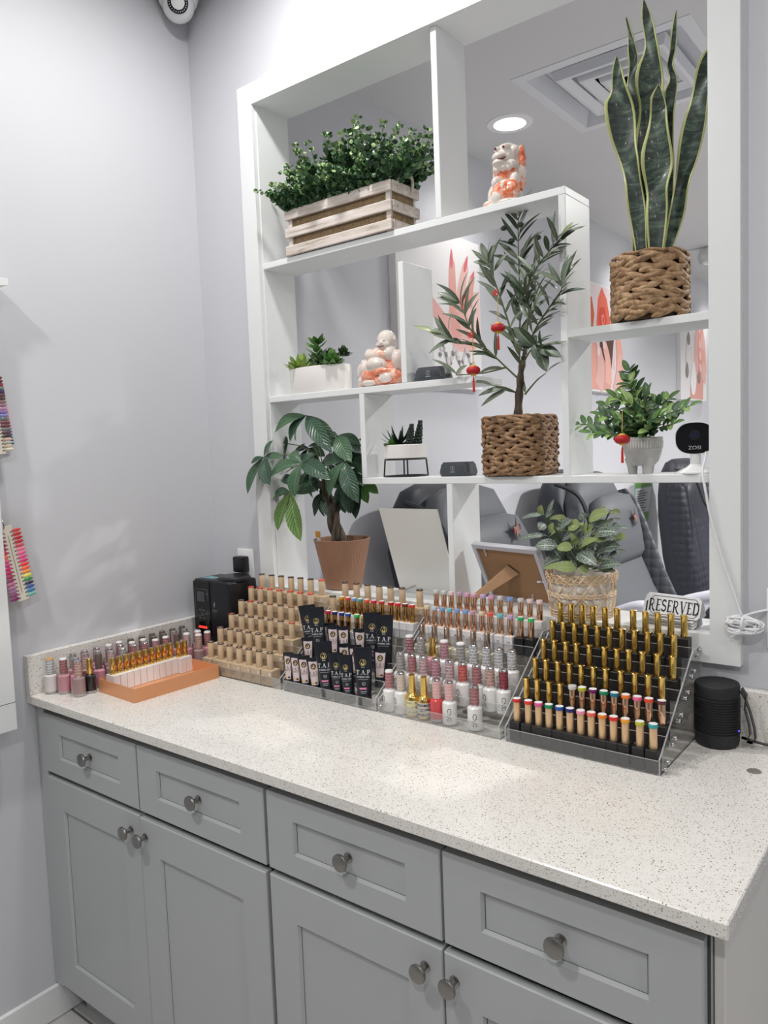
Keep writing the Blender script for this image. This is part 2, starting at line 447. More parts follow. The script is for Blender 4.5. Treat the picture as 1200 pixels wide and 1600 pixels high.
b = MB(); b.add([(-.27, -.27, .0525), (.27, -.27, .0525), (.27, .27, .0525), (-.27, .27, .0525)], [(0, 1, 2, 3)], M('vent_back', (206, 208, 216), .6)); b.build('backing', vt, None)
for (r, z) in ((.185, -.004), (.125, -.004), (.07, -.004)):
    b = MB(); sq(b, r, z, r - .012, z - .002, VW); sq(b, r, z, r + .01, z + .03, VW); sq(b, r - .012, z - .002, r - .04, z + .012, VW); b.build('louvre', vt, None)
t = thing('sprinkler', 'small clear ceiling fitting on a thin plate beside the right casing', 'ceiling fitting', (.54, 3.75, CEIL_FAR))
MB().box((-.12, -.012, -.012), (.12, .012, 0), WPLAST, .003).build('plate', t)
MB().lathe([(.045, -.014), (.06, -.06), (.045, -.1), (.02, -.11)], acrylic('frosted_cover', (.8, .8, .8), .4, .6), 10).build('cover', t, None)

# ------------------------------------------------------------------ worktop and cabinets
t = thing('worktop', 'speckled white quartz worktop with low splashbacks along the two walls', 'worktop', (0, 0, 0))
MB().box((.001, -D, ZC - .0236), (W, -.002, ZC), QUARTZ, .002).build('slab', t)
MB().box((.001, -D, ZC), (.0218, -.002, ZC + .1049), QUARTZ, .0015).build('splashback', t)
MB().box((.0218, -.0218, ZC), (W, -.002, ZC + .1049), QUARTZ, .0015).build('splashback', t)
t2 = thing('cable_grommet', 'small grey round cable grommet set in the worktop by the black speaker', 'grommet', (1.665, -.162, ZC))
MB().lathe([(.0, .0012), (.0095, .0012), (.012, .0008), (.0125, 0)], M('grommet_grey', (120, 118, 112), .5), 24).build('cap', t2)
YD = -.64
def shaker(parent, name, x0, x1, z0, z1, st, rl, y=YD):
    b = MB(); th = .018; rec = .007
    o = [(x0, z0), (x1, z0), (x1, z1), (x0, z1)]; i = [(x0 + st, z0 + rl), (x1 - st, z0 + rl), (x1 - st, z1 - rl), (x0 + st, z1 - rl)]
    bv = .004
    j = [(i[0][0] + bv, i[0][1] + bv), (i[1][0] - bv, i[1][1] + bv), (i[2][0] - bv, i[2][1] - bv), (i[3][0] + bv, i[3][1] - bv)]
    e = .002
    oo = [(o[0][0] + e, o[0][1] + e), (o[1][0] - e, o[1][1] + e), (o[2][0] - e, o[2][1] - e), (o[3][0] + e, o[3][1] - e)]
    vs = [(p[0], y, p[1]) for p in oo] + [(p[0], y, p[1]) for p in i] + [(p[0], y + rec, p[1]) for p in j] + [(p[0], y + e, p[1]) for p in o] + [(p[0], y + th, p[1]) for p in o]
    fs = [(k, (k + 1) % 4, (k + 1) % 4 + 4, k + 4) for k in range(4)] + [(k + 4, (k + 1) % 4 + 4, (k + 1) % 4 + 8, k + 8) for k in range(4)] + [(8, 9, 10, 11)]
    fs += [((k + 1) % 4, k, k + 12, (k + 1) % 4 + 12) for k in range(4)] + [((k + 1) % 4 + 12, k + 12, k + 16, (k + 1) % 4 + 16) for k in range(4)] + [(19, 18, 17, 16)]
    b.add(vs, fs, CAB)
    g = .0014; k4 = [(j[0][0] + g, j[0][1] + g * .6), (j[1][0] - g * .5, j[1][1] + g * .6), (j[2][0] - g * .5, j[2][1] - g * .5), (j[3][0] + g, j[3][1] - g * .5)]   # dark strip painting in the shade of the groove round the panel
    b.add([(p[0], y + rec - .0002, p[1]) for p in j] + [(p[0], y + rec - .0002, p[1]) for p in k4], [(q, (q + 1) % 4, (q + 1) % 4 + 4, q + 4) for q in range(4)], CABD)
    return b.build(name, parent, None)
def knob(parent, x, z, y=YD):
    b = MB(); rx = Matrix.Translation((x, y, z)) @ Matrix.Rotation(PI / 2, 4, 'X')
    b.lathe([(.0095, 0), (.0095, .002), (.0055, .004), (.005, .016), (.009, .018), (.0155, .021), (.0165, .024), (.0155, .027), (.011, .0285), (.0, .029)], NICKEL, 20, mat4=rx)
    return b.build('knob', parent)
for (cx0, cx1, mid, lab) in ((.043, .8835, .457, 'grey shaker base cabinet against the left wall, under the pink bottles'), (.885, 1.711, 1.297, 'grey shaker base cabinet at the open end, under the clear stand of gold caps')):
    c = thing('base_cabinet', lab, 'cabinet', (0, 0, 0))
    b = MB(); b.box((cx0, YD + .02, .1), (cx1, -.01, .8875), CAB); b.box((cx0, YD + .018, .105), (cx1, YD + .0205, .885), CABD)  # thin dark sheet puts the shade into the gaps between the fronts
    b.build('body', c, None)
    MB().box((cx0, -.575, 0), (cx1, -.555, .1), CAB).build('toe_kick', c, None)
    for (x0, x1, kx) in ((cx0 + .003, mid - .002, 1), (mid + .003, cx1 - .004, -1)):
        d = shaker(c, 'drawer', x0, x1, .708, .865, .071, .045); knob(d, (x0 + x1) / 2, .787, YD + .007)
        yd = YD - .003 if kx < 0 else YD
        dd = shaker(c, 'door', x0, x1, .11, .695, .071, .08, yd); knob(dd, x1 - .035 if kx > 0 else x0 + .02, .652, yd)
fl = tag(MB().box((.002, YD + .004, .1), (.042, -.02, .8875), CAB, .001).build('filler_strip', None, None), 'grey filler strip between cabinet and left wall', 'filler')
ep = tag(MB().box((1.7125, -.61, 0), (1.7265, -.01, .8875), M('end_panel_white', (222, 219, 214), .45), .001).build('end_panel', None, None), 'white end panel closing the open end of the cabinets', 'panel')

# ------------------------------------------------------------------ things on the worktop
CACHE = {}
def shared(key, fn):
    if key not in CACHE: CACHE[key] = fn()
    return CACHE[key]
PITCH_Y, RISE, YR0, ZT0 = .0415, .0323, -.256, .9135
def tier(k): return YR0 + PITCH_Y * k, ZT0 + RISE * k
def stand(x0, x1, label):
    t = thing('acrylic_stand', label, 'display stand', ((x0 + x1) / 2, -.14, ZC), group='clear stepped stands on the worktop')
    ox, oy, oz = t.location
    hw = (x1 - x0) / 2
    def side(): 
        def f():
            b = MB(); P = [(-.274, 0), (-.274, .03), (-.264, .036), (-.066, .184), (-.012, .184), (-.012, .0)]
            P = [(y + .14, z) for y, z in P]; n = len(P)
            vs = [(-.0015, *p) for p in P] + [(.0015, *p) for p in P]
            b.add(vs, [tuple(range(n)), tuple(range(2 * n - 1, n - 1, -1))], ACR)
            b.add(vs, [(k, k + n, (k + 1) % n + n, (k + 1) % n) for k in range(n)], ACRE)
            return b.mesh('stand_side')
        return shared('stand_side', f)
    for sx in (-1, 1):
        o = link('side_panel', side(), t); o.location = (sx * (hw - .0015), 0, 0)
    for k in range(6):
        y, z = tier(k); y0 = -.0185 + y - oy
        def f():
            b = MB(); w = hw - .004
            b.box((-w, 0, -.0022), (w, .0415, 0), ACR)
            b.box((-w, 0, 0), (w, .0022, .0245), LIPA if k == 0 else LIPB)
            b.box((-w, 0, .0245), (w, .0022, .0252), ACRE)
            return b.mesh('stand_tier')
        o = link('tier', shared(('stand_tier', round(hw, 3), k == 0), f), t); o.location = (0, y0, z - oz - .0002)
        for sx in (1,):
            def g():
                b = MB(); m4 = Matrix.Rotation(PI / 2, 4, 'Y')
                for dy, dz in ((0, 0), (.017, .007)):
                    b.lathe([(.0042, 0), (.0045, .0015), (.0028, .003), (.0028, .0055), (.0044, .006), (.0036, .0085), (0, .009)], CHROME, 10, mat4=Matrix.Translation((0, dy, dz)) @ m4)
                return b.mesh('bolt', 40)
            o = link('bolt', shared('bolt', g), t); o.location = (hw, y0 + .012, z - oz + .008)
    return t
SX = [(.2485, .562), (.5715, .877), (.884, 1.2045), (1.216, 1.533)]
stand(*SX[0], 'clear acrylic stepped stand holding rows of beige polishes')
stand(*SX[1], 'clear acrylic stepped stand holding the black squeeze tubes')
stand(*SX[2], 'clear acrylic stepped stand holding white bottles and rose gold caps')
stand(*SX[3], 'clear acrylic stepped stand holding black boxes with gold caps')

def box_mesh(m, w, d, h, mark=None):
    def f():
        b = MB(); b.box((-w / 2, -d / 2, 0), (w / 2, d / 2, h), m, .0006)
        if mark == 'beige':
            ink = M('brown_ink', (140, 112, 84), .6)
            b.text('C', .006, WHITEBOX, lambda x, y: (w * .32 + x, -d / 2 - .0003, h * .78 + y))
            b.lathe([(0, 0), (.0035, 0)], WHITEBOX, 12, mat4=Matrix.Translation((w * .32, -d / 2 - .0002, h * .78)) @ Matrix.Rotation(PI / 2, 4, 'X'), cap=False)
            b.text('C', .005, ink, lambda x, y: (w * .32 + x, -d / 2 - .0004, h * .78 + y))
            b.text('MYTHIC', .0042, ink, lambda x, y: (-w * .22 + x, -d / 2 - .0003, h * .42 + y)) if False else None
            for k in range(3): b.box((-w * .4, -d / 2 - .0003, h * (.44 - .09 * k)), (-w * (.05 + .06 * k), -d / 2, h * (.44 - .09 * k) + .0012), ink)
        return b.mesh('carton', None)
    return shared(('box', m.name, w, d, h, mark), f)
def gold_cap():
    def f(): return MB().lathe([(.0068, 0), (.0071, .0006), (.0069, .012), (.0066, .03), (.0067, .042), (.0076, .0445), (.0077, .0458), (.007, .0464), (.0, .0464)], GOLD, 22).mesh('cap', 40)
    return shared('gold_cap', f)
def plain_cap(m, r, h, key):
    def f(): return MB().lathe([(r * .97, 0), (r, .0006), (r * .985, h * .5), (r * .96, h - .0008), (r * .9, h), (0, h)], m, 22).mesh('cap', 40)
    return shared(('cap', key), f)
def ring_mesh(col, r, h, clear=False):
    def f():
        m = M('ring_%d_%d_%d' % col, col, .35) if not clear else M('clear_ring_%d_%d_%d' % col, col, .2, coat=.5)
        b = MB(); b.lathe([(r * .98, 0), (r, .0006), (r, h - .0006), (r * .94, h)], m, 22, cap=False)
        b.lathe([(r * .94, h), (r * .9, h - .0006), (0, h - .0006)], WPLAST, 22, cap=False) if not clear else b.lathe([(r * .94, h), (0, h)], m, 22, cap=False)
        return b.mesh('colour_ring', 40)
    return shared(('ring', col, r, h, clear), f)
def steps_cap():
    def f(): return MB().lathe([(.0088, 0), (.009, .0008), (.009, .011), (.0082, .0125), (.0074, .0135), (.0072, .028), (.0069, .044), (.0076, .046), (.007, .047), (0, .047)], SILV, 22).mesh('cap', 40)
    return shared('steps_cap', f)
CN = {}
def cname(c):
    return CN[c]
COLS = dict(red=(205, 48, 48), scarlet=(214, 60, 50), pink=(222, 92, 150), emerald=(32, 140, 92), blue=(30, 84, 168), navy=(32, 40, 112), blush=(232, 150, 168), coral=(232, 100, 78),
            orange=(235, 130, 48), crimson=(222, 40, 44), amber=(236, 162, 48), lime=(186, 186, 50), teal=(58, 160, 160), clear=(206, 204, 202), plum=(110, 28, 96), jade=(30, 140, 92), petrol=(24, 120, 140),
            tangerine=(236, 122, 50), rose=(236, 106, 146), vermilion=(222, 76, 48), maroon=(98, 46, 48), lilac=(196, 168, 206), sky=(128, 162, 214), aqua=(112, 192, 200), mauve=(190, 160, 182), sand=(220, 204, 168), green=(48, 170, 98), ice=(196, 206, 216), shell=(232, 206, 206), candy=(218, 158, 186), mint=(60, 190, 100), gold=(214, 160, 40), ruby=(190, 26, 40), cherry=(214, 34, 78), wine=(128, 24, 30), cobalt=(28, 52, 140))
RN = ['front row', 'second row', 'third row', 'fourth row', 'fifth row', 'top row']
G_K = 'black boxed polishes on the clear stand'; G_R = 'rose gold capped polishes on the clear stand'; G_B = 'beige polishes on the clear stand'; G_C = 'colour ringed polishes behind the tubes'
def boxed(x, y, z, box, cap, ring, label, group, ringz=0.0, h=.04):
    t = thing('boxed_polish', label, 'nail polish', (x, y, z), group=group)
    t.rotation_euler.z = random.uniform(-.03, .03)
    link('carton', box, t)
    if cap is not None:
        c = link('cap', cap, t); c.location.z = h
        if ring is not None:
            r = link('colour_ring', ring, c); r.location.z = ringz
    return t
# stand at the open end: black boxes
R = [[1.236, 1.262, 1.285, 1.3076, 1.3303, 1.3525, 1.3747, 1.3961, 1.4182, 1.4403, 1.463, 1.4904, 1.5151],
     [1.2377, 1.2627, 1.2892, 1.3136, 1.3395, 1.3603, 1.3827, 1.405, 1.4265, 1.4487, 1.4713, 1.4934, 1.5174],
     [1.2377, 1.263, 1.2898, 1.3157, 1.3411, 1.3675, 1.393, 1.4239, 1.4519, 1.4782, 1.5043],
     [1.2375, 1.2631, 1.2894, 1.3135, 1.3417, 1.3742, 1.4007, 1.4255, 1.4531, 1.4823, 1.5125],
     [1.2394, 1.2656, 1.2913, 1.317, 1.3429, 1.3692, 1.3961, 1.4225, 1.4494, 1.4751, 1.5017],
     [1.2393, 1.2649, 1.2914, 1.3165, 1.3436, 1.3702, 1.4048, 1.431, 1.4567, 1.4833, 1.5097]]
RC = [['red', 'scarlet', 'pink', 'emerald', 'blue', 'navy', 'blush', 'coral', 'orange', 'crimson', 'amber', 'lime', 'teal'],
      [None] * 4 + ['clear', 'lime', 'plum', 'jade', 'petrol', 'tangerine', 'rose', 'vermilion', 'maroon']]
BB = box_mesh(BLACKBOX, .0222, .026, .04)
PALE = plain_cap(PGOLD, .0072, .043, 'pale'); ROSY = plain_cap(RGOLD, .0071, .043, 'rosy'); BRONZE = plain_cap(DGOLD, .0071, .043, 'bronze')
for k in range(6):
    y, z = tier(k)
    for i, x in enumerate(R[k]):
        c = RC[k][i] if k < 2 else None
        if c: lab = f'black boxed polish with {c} ring on gold cap, {ORD[i]} in the {RN[k]}'
        else: lab = f'black boxed polish with plain gold cap, {ORD[i]} in the {RN[k]} of its stand'
        boxed(x, y, z, BB, PALE if c and k == 0 else (ROSY if c else gold_cap()), ring_mesh(COLS[c], .0084, .0072, c == 'clear') if c else None, lab, G_K, .0395)
# stand in the middle: white boxes above, bottles below
Q5 = [0.9036, 0.9265, 0.9478, 0.9718, 0.9938, 1.0137, 1.0388, 1.0618, 1.0857, 1.1124, 1.1402, 1.1636, 1.1882]
Q4 = [0.9023, 0.9246, 0.948, 0.9688, 0.9906, 1.0142, 1.0341, 1.059, 1.0812, 1.1081, 1.1341, 1.1608, 1.187]
C5 = ['clear', 'clear', 'shell', 'mauve', 'candy', 'candy', 'lilac', 'candy', 'clear', 'sky', 'clear', 'shell', 'shell']
C4 = ['sand', 'ice', 'sky', 'aqua', 'sky', 'sky', 'mauve', 'sand', 'coral', 'aqua', 'lilac', 'green', 'mint']
WB = box_mesh(WHITEBOX, .021, .026, .04)
for k, xs, cs in ((5, Q5, C5), (4, Q4, C4)):
    y, z = tier(k)
    for i, x in enumerate(xs):
        blk = k == 4 and i > 10
        t = boxed(x, y, z, BB if blk else WB, ROSY, ring_mesh(COLS[cs[i]], .0073, .0085, not blk), f'{"black" if blk else "white"} boxed polish with {cs[i]} top on rose gold cap, {ORD[i]} in the {RN[k]}', G_R, .0395 if not blk else .038)
        if k == 4 and 0 < i < 11:
            b = MB(); b.text(str(14 + i), .0085, INK, lambda a, c: (a, -.0134, .026 + c)); b.build('number', t, None)
CB = box_mesh(CREAMBOX, .03, .03, .04)
y, z = tier(3)
for i, x in enumerate((0.916, 0.9518, 0.9869, 1.0223, 1.0602, 1.097)):
    t = boxed(x, y, z - .004, CB, steps_cap(), None, f'pale green boxed polish with stepped silver cap, {ORD[i]} of the six', 'pale green boxed polishes on the middle stand')
    b = MB(); b.box((-.006, -.0156, .006), (.006, -.015, .009), GOLD); b.box((-.003, -.0156, .012), (.003, -.015, .02), GOLD); b.build('gold_mark', t, None)
# behind the tubes
y, z = tier(5)
TB = box_mesh(BEIGEBOX, .0375, .034, .04, 'beige')
def rim(col): return ring_mesh(col, .0092, .0022)
def beige(x, y, z, col, label):
    t = boxed(x, y, z, TB, plain_cap(BEIGE, .009, .044, 'beige'), None, label, G_B)
    c = t.children[-1] if t.children[-1].name.startswith('cap') else t.children[0]
    def f():
        b = MB(); m = M('rim_%d_%d_%d' % col, col, .4); b.lathe([(.0088, 0), (.0092, .0004), (.0092, .0024), (.0082, .0028), (.0076, .0016), (.0, .0014)], m, 22); return b.mesh('rim', 40)
    r = link('coloured_rim', shared(('rim', col), f), c); r.location.z = .0425
    return t
for i, x in enumerate((0.6006, 0.6415, 0.6806, 0.7206, 0.7588, 0.7965, 0.8523)):
    beige(x, y, z, (72, 56, 52), f'beige boxed polish with dark rim, {ORD[i]} along the top behind the tubes')
y, z = tier(4)
beige(.5909, y, z, (70, 60, 52), 'beige boxed polish at the end of the colour ringed row behind the tubes')
for k, xs, cs in ((4, [0.6227, 0.6446, 0.6657, 0.6879, 0.7093, 0.7339, 0.7598, 0.7903, 0.8121, 0.8352, 0.8572], ['gold', 'vermilion', 'sky', 'teal', 'coral', 'cherry', 'red', 'ruby', 'crimson', 'wine', 'scarlet']),
                  (3, [0.5844, 0.609, 0.6323, 0.657, 0.6792, 0.709, 0.7318, 0.7517], ['vermilion', 'cherry', 'navy', 'cobalt', 'blue', 'mint', 'lime', 'emerald'])):
    y, z = tier(k)
    for i, x in enumerate(xs):
        boxed(x, y, z, WB, BRONZE, ring_mesh(COLS[cs[i]], .0078, .0075), f'white boxed polish with {cs[i]} ring behind the tubes, {ORD[i]} in the {RN[k]}', G_C, .039)
# beige stand
BR = [[0.2682, 0.3115, 0.3492, 0.3892, 0.4278, 0.4673, 0.509], [0.2635, 0.3067, 0.3450, 0.3833, 0.422, 0.4648, 0.5102], [0.2668, 0.3097, 0.3501, 0.3909, 0.4290, 0.4693, 0.5122],
      [0.2641, 0.3039, 0.3459, 0.3859, 0.4295, 0.4711, 0.5111], [0.2639, 0.3035, 0.3442, 0.3837, 0.4268, 0.4673, 0.5074], [0.2683, 0.3112, 0.3509, 0.3916, 0.4300, 0.4705, 0.5127]]
def rimcol(k, i):
    if k == 4: return ((214, 62, 54), 'red') if i < 7 else ((90, 60, 54), 'dark')
    if k == 5: return ((228, 74, 50), 'orange red') if i == 6 else ((78, 58, 54), 'dark')
    if (k, i) == (3, 1): return ((176, 60, 56), 'brick red')
    if (k, i) in ((3, 3), (3, 5)): return ((150, 92, 80), 'rosy brown')
    if (k, i) == (2, 6): return ((190, 92, 72), 'terracotta')
    if (k, i) == (2, 0): return ((120, 40, 40), 'wine')
    return ((84, 68, 64), 'dark')
for k in range(6):
    y, z = tier(k)
    for i, x in enumerate(BR[k]):
        col, nm = rimcol(k, i)
        beige(x, y, z, col, f'beige boxed polish with {nm} rim, {ORD[i]} in the {RN[k]} of the beige stand')

# lacquer bottles with lettered caps
def curved_text(b, body, size, r, z, m, a0=0.0, step=1.0):
    vs, fs = text_mesh(body)
    b.add([(r * math.sin(x * size / r + a0), -r * math.cos(x * size / r + a0), z + y * size) for x, y in vs], fs, m)
def bottle_cap(col, key, dark=True, top=None, plain=False):
    def f():
        m = M('cap_%s' % key, col, .35); b = MB(); r = .0095
        b.lathe([(r * .98, 0), (r, .001), (r, .036)], m, 24, cap=False)
        tm = M('cap_top_%s' % key, top, .3) if top else CHROME
        b.lathe([(r, .036), (r, .0372), (r * .9, .039), (r * .85, .04), (0, .0402)], tm, 24, cap=False)
        b.lathe([(r * 1.02, -.001), (r * 1.02, .0008)], CHROME, 24)
        if not plain:
            im = INK if dark else WINK
            for k in range(5):
                for a in (0, 1):
                    curved_text(b, 'DND DIVA' if k % 2 == 0 else 'DIVA DND', .0062, r + .0002, .0045 + .007 * k, im, a0=a * PI + .4 * k)
        return b.mesh('cap', 40)
    return shared(('bcap', key, dark, plain), f)
def bottle_body(col, key, mark='DND', rough=.2, glassy=False):
    def f():
        m = M('lacquer_%s' % key, col, rough, coat=.6); b = MB(); r = .0158
        if glassy:
            gm = M('bottle_glass', (176, 168, 168), .08, coat=.6)
            b.lathe([(.013, 0), (.0158, .0012), (.0158, .007)], gm, 28)
            b.lathe([(.0158, .007), (r, .040), (r * .97, .0455), (r * .75, .0485), (.0098, .0492), (.0085, .052)], m, 28, cap=False)
        else:
            b.lathe([(.014, 0), (r, .0015), (r, .040), (r * .97, .0455), (r * .75, .0485), (.0098, .0492), (.0085, .052)], m, 28)
        if mark:
            vs, fs = text_mesh(mark); s = .0125; rr = r + .00025; a0 = .0
            b.add([(rr * math.sin(y * s / rr + a0), -rr * math.cos(y * s / rr + a0), .0225 - -x * s) for x, y in [(vx, -vy) for vx, vy in vs]], [f2[::1] for f2 in fs], INK)
        return b.mesh('bottle', 40)
    return shared(('bottle', key, mark), f)
def lacquer(x, y, z, body, cap, label, group, s=1.0, yaw=None):
    s *= 1.04
    t = thing('polish_bottle', label, 'nail polish', (x, y, z), (0, 0, random.uniform(-.5, .5) if yaw is None else yaw), group)
    t.scale = (s, s, s)
    link('bottle', body, t); c = link('cap', cap, t); c.location.z = .0515
    return t
WBOT = bottle_body((228, 227, 225), 'white'); PK = lambda c, k: bottle_cap(c, k)
capset = {'maroon': ((150, 70, 82), 'maroon', False), 'grey': ((190, 186, 184), 'greyw', True), 'pink': ((212, 160, 172), 'pinkw', True), 'palepink': ((222, 190, 194), 'palew', True), 'white': ((224, 224, 226), 'whitew', True),
          'rose': ((196, 138, 142), 'rosew', True), 'coral': ((220, 112, 104), 'coralw', True), 'nude': ((214, 176, 164), 'nudew', True), 'berry': ((160, 70, 82), 'berryw', True), 'champagne': ((206, 188, 170), 'champw', False), 'dusty': ((186, 128, 128), 'dustyw', True), 'blush': ((224, 166, 162), 'blushw', False)}
def cp(n, top=None):
    c, k, d = capset[n]; return bottle_cap(c, k + ('t' if top else ''), d, top)
WT = (236, 234, 232)
GCAP = shared('tall_gold_cap', lambda: MB().lathe([(.0082, 0), (.0085, .001), (.0078, .02), (.0074, .04), (.0068, .0415), (0, .0418)], GOLD, 12).mesh('cap', 20))
rows = [(2, -.252, [0.9035, 0.937, 0.9699, 1.0031, 1.0477, 1.0811, 1.1149, 1.1467, 1.1789], [('maroon', WT), ('grey', None), 'goldpink', ('pink', WT), ('grey', WT), ('white', None), ('white', None), ('white', None), ('white', None)]),
        (1, -.252, [0.9053, 0.9389, 0.9719, 1.006, 1.0437, 1.0781, 1.1139, 1.1477, 1.1807], [('grey', None), ('rose', None), ('palepink', None), ('pink', None), ('palepink', None), ('coral', None), ('dusty', None), ('nude', None), ('berry', None)]),
        (0, -.252, [0.9020, 0.9357, 0.9674, 1.0003, 1.0348, 1.0678, 1.1322], [('rose', WT), ('champagne', None), 'gold', 'goldgrey', 'jelly', ('blush', None), ('dusty', None)])]
def wrap_label(bg, ink, key):
    def f():
        b = MB(); r = .0158
        b.lathe([(.014, 0), (r, .0015), (r, .0405), (r * .9, .045), (.0102, .0482), (.0085, .052)], GOLD, 28)
        b.lathe([(r + .0002, .006), (r + .0002, .037)], M('band_' + key, bg, .4), 28, cap=False)
        for k in range(3):
            if key == 'stripe': b.lathe([(r + .0003, .008 + .0105 * k), (r + .0003, .0135 + .0105 * k)], M('band_dark', (76, 80, 92), .4), 28, cap=False)
            for a in (-1.2, 0.6, 2.4): curved_text(b, 'DC DUO', .0058, r + .0005, .0108 + .0105 * k, ink, a0=a + .5 * k)
        return b.mesh('bottle', 40)
    return shared(('wrapbottle', key), f)
for k, yo, xs, cs in rows:
    y = yo + PITCH_Y * k; z = ZT0 + RISE * k
    for i, (x, c) in enumerate(zip(xs, cs)):
        pos = f'{ORD[i]} in the {RN[k]} of the middle stand'
        if c == 'gold': lacquer(x, y, z, wrap_label((232, 222, 176), INK, 'cream'), GCAP, f'gold bottle with cream lettered wrap, {pos}', 'lacquer bottles on the middle stand', .98, 0)
        elif c == 'goldgrey': lacquer(x, y, z, wrap_label((214, 208, 190), WINK, 'stripe'), GCAP, f'gold bottle with dark striped wrap, {pos}', 'lacquer bottles on the middle stand', .98, 0)
        elif c == 'goldpink': lacquer(x, y, z, bottle_body((206, 152, 160), 'pinkbody', None), shared('tall_gold_cap', None), f'pink bottle with tall gold cap, {pos}', 'lacquer bottles on the middle stand', 1, 0)
        elif c == 'jelly': lacquer(x, y, z, bottle_body((204, 66, 70), 'jelly', None, .1, True), cp('blush'), f'red jelly polish bottle with pink cap, {pos}', 'lacquer bottles on the middle stand', 1, 0)
        else: lacquer(x, y, z, WBOT, cp(*c), f'white polish bottle with {dict(palepink="pastel").get(c[0], c[0])} lettered cap, {pos}', 'lacquer bottles on the middle stand', 1.0, random.choice((-.35, -.25, .5)) if k else (-.35 if i < 4 else .55))

# squeeze tubes
TB_K = M('tube_black', (19, 23, 32), .36); TB_C = M('tube_cap', (48, 49, 52), .5); TB_P = M('tube_label_pink', (202, 186, 186), .45); PILL = M('tube_pill_pink', (224, 132, 176), .45); YEL = M('tube_label_yellow', (216, 172, 84), .45); BRN = M('tube_brown', (74, 48, 40), .5); EMB = M('tube_emblem_gold', (216, 196, 128), .4)
def tube_mesh(big):
    H, rb, wt = (.137, .0175, .0232) if big else (.092, .0138, .0178)
    hc = .022 if big else .017
    cap = MB().lathe([(rb * .94, 0), (rb, .0012), (rb, hc)], TB_C, 24).mesh('cap', 40)
    zs = [hc, hc + .003] + [hc + (H * .94 - hc) * t for t in (.25, .5, .75, 1)] + [H]
    def ab(z):
        t = max(0, min(1, (z - hc) / (H * .94 - hc)))
        return rb * .97 + (wt - rb * .97) * t, max(.0009, rb * .97 * (1 - t) ** .8)
    rings = [[(ab(z)[0] * math.cos(2 * PI * k / 24), ab(z)[1] * math.sin(2 * PI * k / 24), z) for k in range(24)] for z in zs]
    body = MB().loft(rings, TB_K); n = 24
    def S(off=.0003):
        def P(u, v):
            a, bb = ab(v); return (u, -bb * math.sqrt(max(0.0, 1 - (u / a) ** 2)) - off, v)
        return P
    lb = MB(); P = S(); P2 = S(.0006); P3 = S(.0009)
    def patch(u0, u1, v0, v1, m, P=P, nu=8, nv=6, tap=0.0):
        vs = [P((u0 + (u1 - u0) * i / nu) * (1 - tap * (1 - j / nv)), v0 + (v1 - v0) * j / nv) for j in range(nv + 1) for i in range(nu + 1)]
        lb.add(vs, [(j * (nu + 1) + i, j * (nu + 1) + i + 1, (j + 1) * (nu + 1) + i + 1, (j + 1) * (nu + 1) + i) for j in range(nv) for i in range(nu)], m)
    def disc(u, v, r, m, P, r0=0.0, a0=0, a1=360, n=20):
        pts = [(u + rr * math.cos(math.radians(a0 + (a1 - a0) * k / n)), v + rr * math.sin(math.radians(a0 + (a1 - a0) * k / n))) for rr in (r, r0) for k in range(n + 1)]
        lb.add([P(*p) for p in pts], [(k, k + 1, n + 2 + k, n + 1 + k) for k in range(n)], m)
    if big:
        w = WINK; ce = H * .74
        disc(0, ce, .0078, EMB, P, .0071)
        disc(0, ce - .0018, .0042, EMB, P, .0018, 150, 400); disc(.0012, ce + .0028, .0022, EMB, P, .001, -60, 200)
        lb.text('forna', .004, w, lambda x, y: P(x, ce - .0105 + y))
        serif_word('T.A.P', .0102, lambda x, y: P(x, H * .575 + y), lb, w, .1)
        lb.text('HYBRID GEL', .0058, w, lambda x, y: P(x * .95, H * .495 + y))
        lb.box((-.012, -.0001, H * .455), (.012, 0, H * .458), w) if False else patch(-.012, .012, H * .452, H * .455, w, P, 8, 1)
        disc(.001, H * .385, .0042, w, P, .0036, 120, 420); disc(.002, H * .39, .0022, w, P, .0017, 100, 300)
        patch(-.0095, .0075, H * .285, H * .315, PILL, P, 8, 2)
        patch(-.007, .008, H * .25, H * .256, w, P, 8, 1); patch(-.006, .006, H * .222, H * .227, w, P, 8, 1)
    else:
        patch(-.0125, .0125, H * .27, H * .9, TB_P, P, 8, 8, .3)
        disc(0, H * .76, .0072, BRN, P2); disc(0, H * .76 - .001, .0035, EMB, P3, .0015, 150, 400); disc(.001, H * .76 + .0022, .0018, EMB, P3, .0006, -60, 200)
        serif_word('T.A.P', .0076, lambda x, y: P2(x, H * .585 + y), lb, BRN, .08)
        lb.text('HYBRID GEL', .0036, BRN, lambda x, y: P2(x, H * .515 + y))
        patch(-.007, .000, H * .3, H * .345, YEL, P2, 6, 2); patch(.0015, .0075, H * .3, H * .345, BRN, P2, 6, 2)
    return cap, body.mesh('tube_body', 50), lb.mesh('printed_label', None)
def small_dark():
    return None
TBIG = tube_mesh(True); TSM = tube_mesh(False)
def squeeze(x, k, big, tilt, lean, yaw, label, yo=0.0, dark=False):
    y, z = tier(k)
    t = thing('squeeze_tube', label, 'tube', (x, y + yo, z + .002), (-lean, tilt, yaw), 'black squeeze tubes on the clear stand')
    cap, body, lab = TBIG if big else TSM
    s = .82 if dark else 1
    t.scale = (s, s, s)
    link('cap', cap, t); link('tube_body', body, t); link('printed_label', lab, t)
